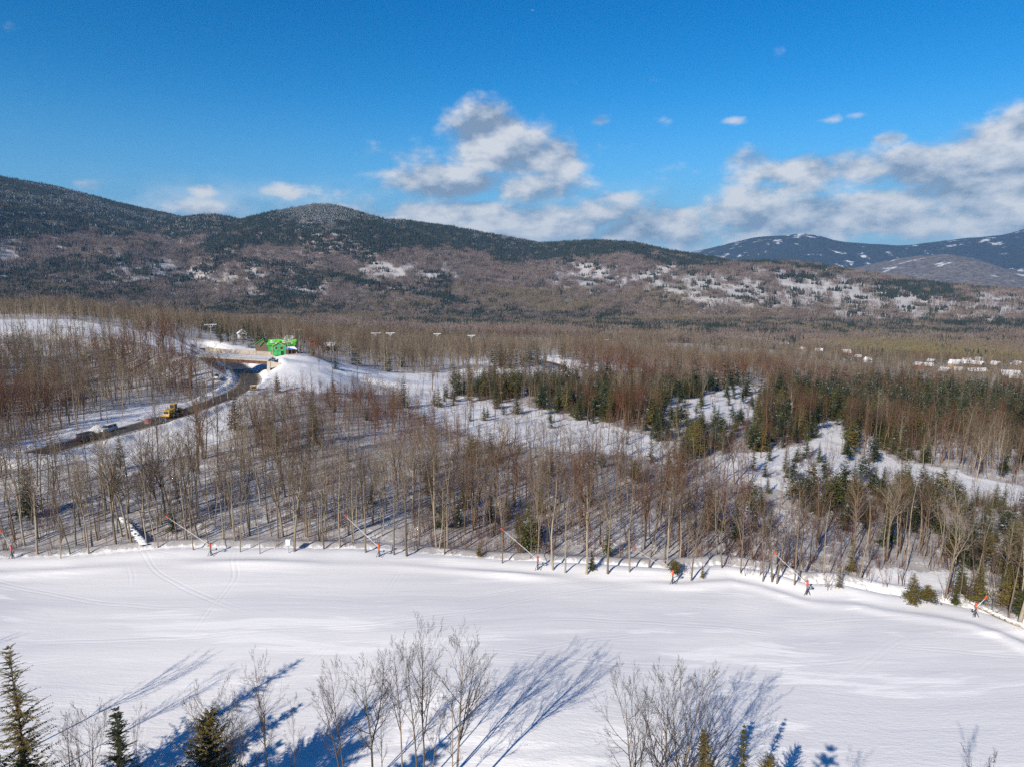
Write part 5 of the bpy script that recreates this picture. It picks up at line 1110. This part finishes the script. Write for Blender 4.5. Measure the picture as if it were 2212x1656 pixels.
# chairlift towers crossing the valley
def tower(px, py, Y, wid, label, first=True):
    d = ray(px, py); t = Y / d[1]; X = d[0] * t; zt = CAMH + d[2] * t; zg = hz1(X, Y); h = max(6, zt - zg); e = empty('lift_tower', (X, Y, zg), atan2(X, Y) * -1 + .15); tag(e, label, 'lift tower', 'white lift towers rising from the woods')
    m = MB(); m.cyl((0, 0, -.5), (0, 0, h), .38, .28, 10); m.out('mast', MM['steel'], e)
    m = MB(); m.box((0, 0, h), (wid, .45, .42), bev=.05); m.out('cross_arm', MM['white'], e)
    m = MB(); [m.cyl((0, 0, h - 2.3), (sx * wid * .22, 0, h - .1), .16, n=8) for sx in (-1, 1)]; m.out('brace', MM['white'], e)
    m = MB(); m.box((0, 0, h + .3), (wid, .5, .22), bev=.08); m.out('arm_snow', S, e)
    for sx in (-1, 1): m = MB(); m.box((sx * wid * .47, 0, h - .35), (.3, 2.6, .3)); [m.cyl((sx * wid * .47 - .1, yy, h - .6), (sx * wid * .47 + .1, yy, h - .6), .2, n=8) for yy in (-1, -.35, .35, 1)]; m.out('sheave_train', MM['dsteel'], e)
    AVOID.append((X, Y, 0))
for px, py, Y, wd, lb in [(455, 703, 440, 7.4, 'white T shaped lift tower above dark spruces left of the green house'), (645, 713, 455, 7.0, 'white T shaped lift tower rising just right of the green house'),
                          (812, 720, 520, 7.6, 'white lift tower with broad arm, left of a close pair beyond the run'), (843, 720, 535, 7.0, 'white lift tower with broad arm, right of a close pair beyond the run'), (944, 721.5, 640, 7.2, 'low white lift tower arm near the narrow snowy strip'), (1018, 725, 640, 7.6, 'white lift tower standing clear of brown woods right of the pair'),
                          (1268, 742, 760, 8, 'small white lift tower above the curved hill road'), (1311, 745, 800, 6, 'smallest white lift tower, farthest down the line')]: tower(px, py, Y, wd, lb)

# ------------------------------------------------------------------ village houses down in the valley
def cottage(px, py, Y, w_, d_, h_, rz, wallm, roofm, label, grp='snow roofed houses in the valley woods', chim=True):
    dr_ = ray(px, py); X = dr_[0] / dr_[1] * Y; g = (X, Y, hz1(X, Y) + .4)
    rayz = CAMH + dr_[2] / dr_[1] * Y; g = (X, Y, g[2]); e = empty('chalet', g, rz); tag(e, label, 'house', grp)
    w_, d_, h_ = (w_ * .72, d_ * .7, h_ * .75) if Y > 500 else (w_, d_, h_)
    m = MB(); m.prism([(-w_ / 2, -1.5), (w_ / 2, -1.5), (w_ / 2, h_), (0, h_ + w_ * .36), (-w_ / 2, h_)], -d_ / 2, d_ / 2); m.out('wall', MM[wallm], e)
    rf = MB(); gabroof(rf, -w_ / 2, w_ / 2, 0, h_ + .05, h_ + w_ * .36 + .06, -d_ / 2 - .6, d_ / 2 + .6, .35, .7); ro = rf.out('roof', S if roofm == 'snow' else MM[roofm], e)
    if chim: m = MB(); m.box((w_ * .18, d_ * .2, h_ + w_ * .36), (.9, .9, 1.6)); m.out('chimney', MM['brown'], ro)
    for sx in (-1, 1): m = MB(); m.box((sx * w_ * .22, -d_ / 2 - .03, h_ * .55), (w_ * .16, .08, 1.3)); m.out('window', MM['glass'], e)
    m = MB(); m.box((0, -d_ / 2 - .03, 1.05), (1.1, .08, 2.1)); m.out('door', MM['brown'], e)
    AVOID.append((X, Y, 1)); return e
VH = [(2061, 800, 660, 11, 12, 6, .7, 'tan', 'snow', 'tan chalet with steep snowy gable left of a bigger white roof'), (2075, 797, 685, 10, 16, 5, 1.4, 'brown', 'snow', 'chalet with long white roof just right of the tan gabled one'), (2109, 800, 670, 9, 16, 5, .5, 'brown', 'snow', 'chalet with white roof sloping away in yellow green woods'),
      (2150, 797, 690, 10, 10, 5, .3, 'brown', 'snow', 'small brown chalet standing alone with one bright roof'), (2198, 799, 690, 12, 12, 6, .1, 'tan', 'snow', 'tan chalet whose broad gable faces the run near the frame edge'), (2108, 812, 600, 8, 22, 3, 1.5, 'brown', 'snow', 'long low building with a thin white roof below the others'),
      (2180, 823, 560, 13, 18, 5, 1.2, 'brown', 'snow', 'largest snowy roof low down near the right frame edge'), (2196, 829, 540, 9, 12, 4, .8, 'brown', 'snow', 'small house in front of the largest snowy roof'), (1984, 803, 640, 8, 9, 5, .3, 'red', 'snow', 'red walled cottage with a small bright roof'), (2005, 802, 650, 8, 10, 4, 1.0, 'brown', 'snow', 'cottage half hidden in woods right of the red walled cottage'),
      (2011, 791, 740, 8, 9, 4, .5, 'brown', 'snow', 'small white roofed hut behind the red walled cottage'), (2087, 786, 780, 9, 12, 4, 1.3, 'brown', 'snow', 'farthest middle house with a thin white roof'), (2114, 784, 800, 9, 11, 4, 1.0, 'grey', 'snow', 'grey house with pale roof farthest from the run at right'), (2040, 818, 590, 9, 10, 4, .4, 'brown', 'snow', 'lowest cottage in the thin woods left of centre of the village'),
      (2066, 818, 600, 8, 9, 4, 1.1, 'tan', 'snow', 'little tan cottage directly below the steep tan chalet'), (1874, 787, 720, 8, 8, 4, .4, 'white', 'snow', 'lone white hut left of the village'), (1853, 778, 790, 8, 9, 4, 1.2, 'brown', 'snow', 'brown hut at the far left of the village by the lone white hut'), (1828, 771, 860, 12, 12, 5, 1.4, 'red', 'snow', 'red and white house on the bend of the snowy lane'),
      (1768, 773, 880, 9, 12, 4, 1.2, 'brown', 'snow', 'brown house with thin snowy roof in far woods'), (1733, 773, 900, 9, 10, 4, .3, 'tan', 'snow', 'tan house with snowy roof in far woods'), (1692, 760, 1000, 14, 18, 5, 1.3, 'white', 'snow', 'pale house farthest along the snowy lane')]
for q in VH: cottage(*q[:9], q[9])
VL = [(628, 716, 430, 5, 6, 3, 1.2, 'brown', 'snow', 'house with a bright white roof left of the green roofed one'), (642, 712, 470, 6, 9, 4, 1.4, 'grey', 'dgreen', 'house with dark green roof behind the lift tower'), (676, 721, 440, 5, 6, 3, .4, 'red', 'red', 'red roofed cottage in the woods right of the lift tower'), (712, 722, 450, 5, 7, 2.6, 1.4, 'brown', 'snow', 'cottage with long snowy roof right of the red roofed one'), (523, 719, 440, 5, 5, 2.6, .5, 'white', 'snow', 'small white hut in the woods above the bridge')]
for q in VL: cottage(*q[:9], q[9], 'cottages behind the green house')

# aeroplane high in the sky
d = ray(1150, 22.5); q = np.array([0, 0, CAMH]) + d * 13000; e = empty('aeroplane', xyz(q), radians(200)); tag(e, 'tiny white aeroplane high in the clear blue sky', 'aeroplane')
m = MB(); m.cyl((-20, 0, 0), (14, 0, 0), 2.4, 2.4, 12); m.cyl((14, 0, 0), (22, 0, -.3), 2.4, .5, 12); m.cyl((-20, 0, 0), (-32, 0, 1.2), 2.4, .5, 12); m.out('fuselage', MM['white'], e, True)
for s_ in (-1, 1): m = MB(); m.prism([(-4, -.3), (6, -.3), (-6, .3), (-10, .3)], 0, s_ * 25); m.out('wing', MM['white'], e); m = MB(); m.cyl((0, s_ * 9, -2), (5, s_ * 9, -2), 1.4, n=10); m.out('engine', MM['grey'], e)
m = MB(); m.prism([(-31, 1), (-24, 1), (-30, 9), (-33, 9)], -.4, .4); m.box((-30, 0, 1.4), (4, 16, .5)); m.out('tail', MM['white'], e)

# ------------------------------------------------------------------ foreground trees on the near side of the run
def topvec(tx, ty, base):
    d = ray(tx, ty); t = math.hypot(base[0], base[1]) / math.hypot(d[0], d[1]); return np.array([d[0] * t, d[1] * t, CAMH + d[2] * t]) - base
def stand(kinds, k, base, v, Href, wid, child, name, label, cat, group, rz, tint=0.0):
    wid *= .82 if child == 'branches' else 1.0
    H = float(np.linalg.norm(v)); e = copy_tree(name, kinds, k, xyz(base - unit(v) * .2), (H / Href * wid, H / Href * wid, H / Href), 0, tint, child=child)
    e.rotation_mode = 'QUATERNION'; e.rotation_quaternion = Vector(v).to_track_quat('Z', 'Y') @ Matrix.Rotation(rz, 3, 'Z').to_quaternion(); tag(e, label, cat, group); return e
HREF = [14, 14, 13, 13, 11, 9]
FG = [(572, 1417, 585, 1745, 0, .75, 'thin dark bare tree standing alone left of the front clump'), (691, 1455, 742, 1750, 3, .9, 'bare tree leaning left at the near edge of the front clump'), (721, 1431, 750, 1745, 1, .75, 'slim bare tree close behind the left leaning one in the front clump'), (783, 1410, 808, 1745, 0, 1.15, 'bare tree with wide V shaped crown in the front clump'),
      (817, 1455, 828, 1755, 4, .6, 'small bare tree beside the V crowned one'), (854, 1397, 873, 1745, 1, .85, 'bare tree in the middle of the front clump, left of the tallest pair'), (902, 1385, 903, 1755, 3, .8, 'left stem of the tallest pair of bare trees in front'), (926, 1366, 913, 1745, 2, .8, 'right stem of the tallest pair of bare trees in front'), (1018, 1380, 984, 1748, 2, 1.05, 'broad crowned bare tree at the right end of the front clump'),
      (984, 1462, 974, 1760, 4, .8, 'small bare tree tucked left of the broad crowned one'), (945, 1500, 925, 1765, 4, .7, 'short bare tree with leaning stem between the tallest pair and the broad one'), (630, 1509, 641, 1750, 4, .5, 'slender bare sapling left of the front clump'),
      (1418, 1466, 1438, 1770, 5, .85, 'big spreading bare tree, middle of the three at right front'), (1358, 1482, 1374, 1765, 5, .8, 'spreading bare tree, leftmost of the three at right front'), (1492, 1478, 1462, 1775, 5, .95, 'spreading bare tree, rightmost of the three at right front'), (1550, 1562, 1490, 1780, 5, .8, 'low bare tree leaning right over the brown spruce'),
      (129, 1545, 165, 1785, 4, 1.0, 'bare shrub beside the tall hemlock at the left corner'), (178, 1541, 200, 1790, 5, .8, 'bare shrub left of the dark spruce in front'), (292, 1528, 290, 1790, 4, .6, 'thin bare shrub just right of the dark spruce in front'), (475, 1512, 462, 1800, 5, .9, 'pale bare shrub growing through the olive cedar'), (525, 1560, 500, 1800, 5, .8, 'low bare shrub right of the olive cedar')]
def gz(px, py):
    return ground(px, py, 8, 200)
fgpos = []
for i, (tx, ty, bx, by, k, wd, lb) in enumerate(FG):
    b_ = gz(bx, by); stand(HI, k, b_, topvec(tx, ty, b_), HREF[k], wd, 'branches', 'bare_tree', lb, 'tree', None, i * 1.7, .45 if 'shrub' in lb else 0.12)
FGS = [spruce(700, 16, 2.9, 46, 8, 17, .085, .20, .12, .62, .26, 4, .22, True), spruce(701, 12, 2.3, 34, 10, 14, .105, .26, .04, .85, .18, 4, .24, True), spruce(702, 9, 2.3, 32, 12, 14, .11, -.25, .05, .50, .22, 4, .26, True)]
FGM = {k: [(a.mesh('trunk', [M['conbark']]), b.mesh('crown', [M[k]])) for a, b in FGS] for k in ('needle', 'needle_dark', 'needle_olive')}
SREF = [16, 12, 9]
for i, (tx, ty, bx, by, k, wd, mk, lb) in enumerate([(17, 1393, 74, 1800, 0, 1.0, 'needle_olive', 'tall ragged hemlock at the lower left corner'), (251, 1524, 268, 1800, 1, 1.15, 'needle_dark', 'dark spruce in front between the hemlock and the olive cedar'), (452, 1535, 448, 1810, 2, 1.05, 'needle_olive', 'rounded olive cedar in front with a bare shrub through it'),
        (1521, 1572, 1522, 1800, 1, 1.1, 'needle_olive', 'brown green spruce behind the leaning branches at right front'), (1608, 1562, 1600, 1790, 1, .72, 'needle', 'narrow pointed spruce right of the three spreading trees'), (1662, 1632, 1655, 1800, 2, 1.0, 'needle_olive', 'low olive bush right of the narrow pointed spruce')]):
    b_ = gz(bx, by); stand(FGM[mk], k, b_, topvec(tx, ty, b_), SREF[k], wd, 'crown', 'conifer_tree', lb, 'tree', None, i * 1.3)
# trees beside and below the camera whose long shadows lie on the run
sd = np.array([sin(SUN_AZ), cos(SUN_AZ), 0])
for i, (sx_, sy_, H, kd, k, wd) in enumerate([(462, 1400, 14, 'b', 0, 1.0), (500, 1440, 12, 'b', 1, .9), (2112, 1565, 9, 'b', 3, .6), (1795, 1612, 6, 's', 1, 1.1), (30, 1375, 13, 'b', 1, .8), (590, 1545, 12, 's', 1, 1.2), (1860, 1625, 6, 'b', 3, .6), (1180, 1480, 17, 'b', 3, .5), (700, 1600, 8, 's', 2, 1.2), (850, 1590, 8, 's', 2, 1.1), (760, 1618, 7, 's', 2, 1.3), (660, 1632, 7, 's', 2, 1.3), (900, 1634, 7, 's', 1, 1.4), (610, 1600, 9, 's', 1, 1.5), (500, 1612, 8, 's', 2, 1.2), (955, 1605, 8, 's', 1, 1.4), (420, 1600, 9, 's', 2, 1.2), (1090, 1560, 14, 'b', 0, .8), (1000, 1570, 12, 'b', 2, .7)]):
    S_ = ground(sx_, sy_, 20); k0 = H / tan(SUN_EL)
    for _ in range(4):
        b_ = S_ - sd * k0; zb = hz1(b_[0], b_[1]); k0 = (zb + H - S_[2]) / tan(SUN_EL)
    while True:        # the tree itself stands outside the picture, as in the photograph
        b_ = np.array([b_[0], b_[1], zb]); tx_, ty_ = projD(b_[0], b_[1], b_[2] + H)
        if tx_ < -60 or ty_ > 1830 or H > 21: break
        H += .5; k0 = H / tan(SUN_EL)
        for _ in range(4):
            b_ = S_ - sd * k0; zb = hz1(b_[0], b_[1]); k0 = (zb + H - S_[2]) / tan(SUN_EL)
    if -40 < tx_ < 2260 and ty_ < 1668 and sx_ != 2112: continue
    if kd == 'b': stand(HI, k, b_, np.array([0, 0, H]), HREF[k], wd, 'branches', 'bare_tree', 'slender bare tree whose top just reaches into the lower right corner' if sx_ == 2112 else 'bare tree beside the run on the near side, outside the picture', 'tree', None if sx_ == 2112 else 'trees beside the camera that only cast shadows', i)
    else: stand(FGM['needle_dark'], k, b_, np.array([0, 0, H]), SREF[k], wd, 'crown', 'conifer_tree', 'dark conifer beside the run on the near side, outside the picture', 'tree', 'trees beside the camera that only cast shadows', i)
# reddish shrubs of the front row of the woods, each one its own plant
for i in range(96):
    px_ = float(RG.uniform(20, 2190) if i % 3 else RG.choice([RG.uniform(880, 1230), RG.uniform(1500, 1740)])); e_ = np.interp(px_, [q[0] for q in EDGE_D], [q[1] for q in EDGE_D]); py_ = e_ - RG.uniform(4, 70); g = ground(px_, py_, 60); s = RG.uniform(.6, 1.0)
    o = meshob('shrub', BRM[i % 5]); o.location = xyz(g); o.rotation_euler = (0, 0, i); o.scale = (s, s, s * .9); o['tint'] = 0.0
    bst = min(LW, key=lambda q: abs(q[2] - px_)); tag(o, f"thin reddish brown sapling clump {'left' if px_ < bst[2] else 'right'} of {bst[0]}", 'shrub', f"sapling clumps {'left' if px_ < bst[2] else 'right'} of {bst[0]}")
build_rest()

# ------------------------------------------------------------------ air that fades the far hills
def haze():
    x0, x1, y0, y1, z0, z1 = -14300, 14300, -14300, 14300, float(GZ.min()) - 1.0, float(GZ.max()) + 25.0
    m = MB(); m.box(((x0 + x1) / 2, (y0 + y1) / 2, (z0 + z1) / 2), (x1 - x0, y1 - y0, z1 - z0))
    mt = bpy.data.materials.new('thin_air'); mt.use_nodes = True; nt = mt.node_tree; nt.nodes.clear(); o = nt.nodes.new('ShaderNodeOutputMaterial'); v = nt.nodes.new('ShaderNodeVolumePrincipled')
    v.inputs['Color'].default_value = (0.30, 0.60, 1.0, 1); v.inputs['Density'].default_value = 4.2e-5; v.inputs['Anisotropy'].default_value = 0.0
    nt.links.new(v.outputs[0], o.inputs['Volume']); ob = m.out('haze', mt); tag(ob, 'thin blue haze filling the air between the run and the far mountains', kind='stuff')
haze()
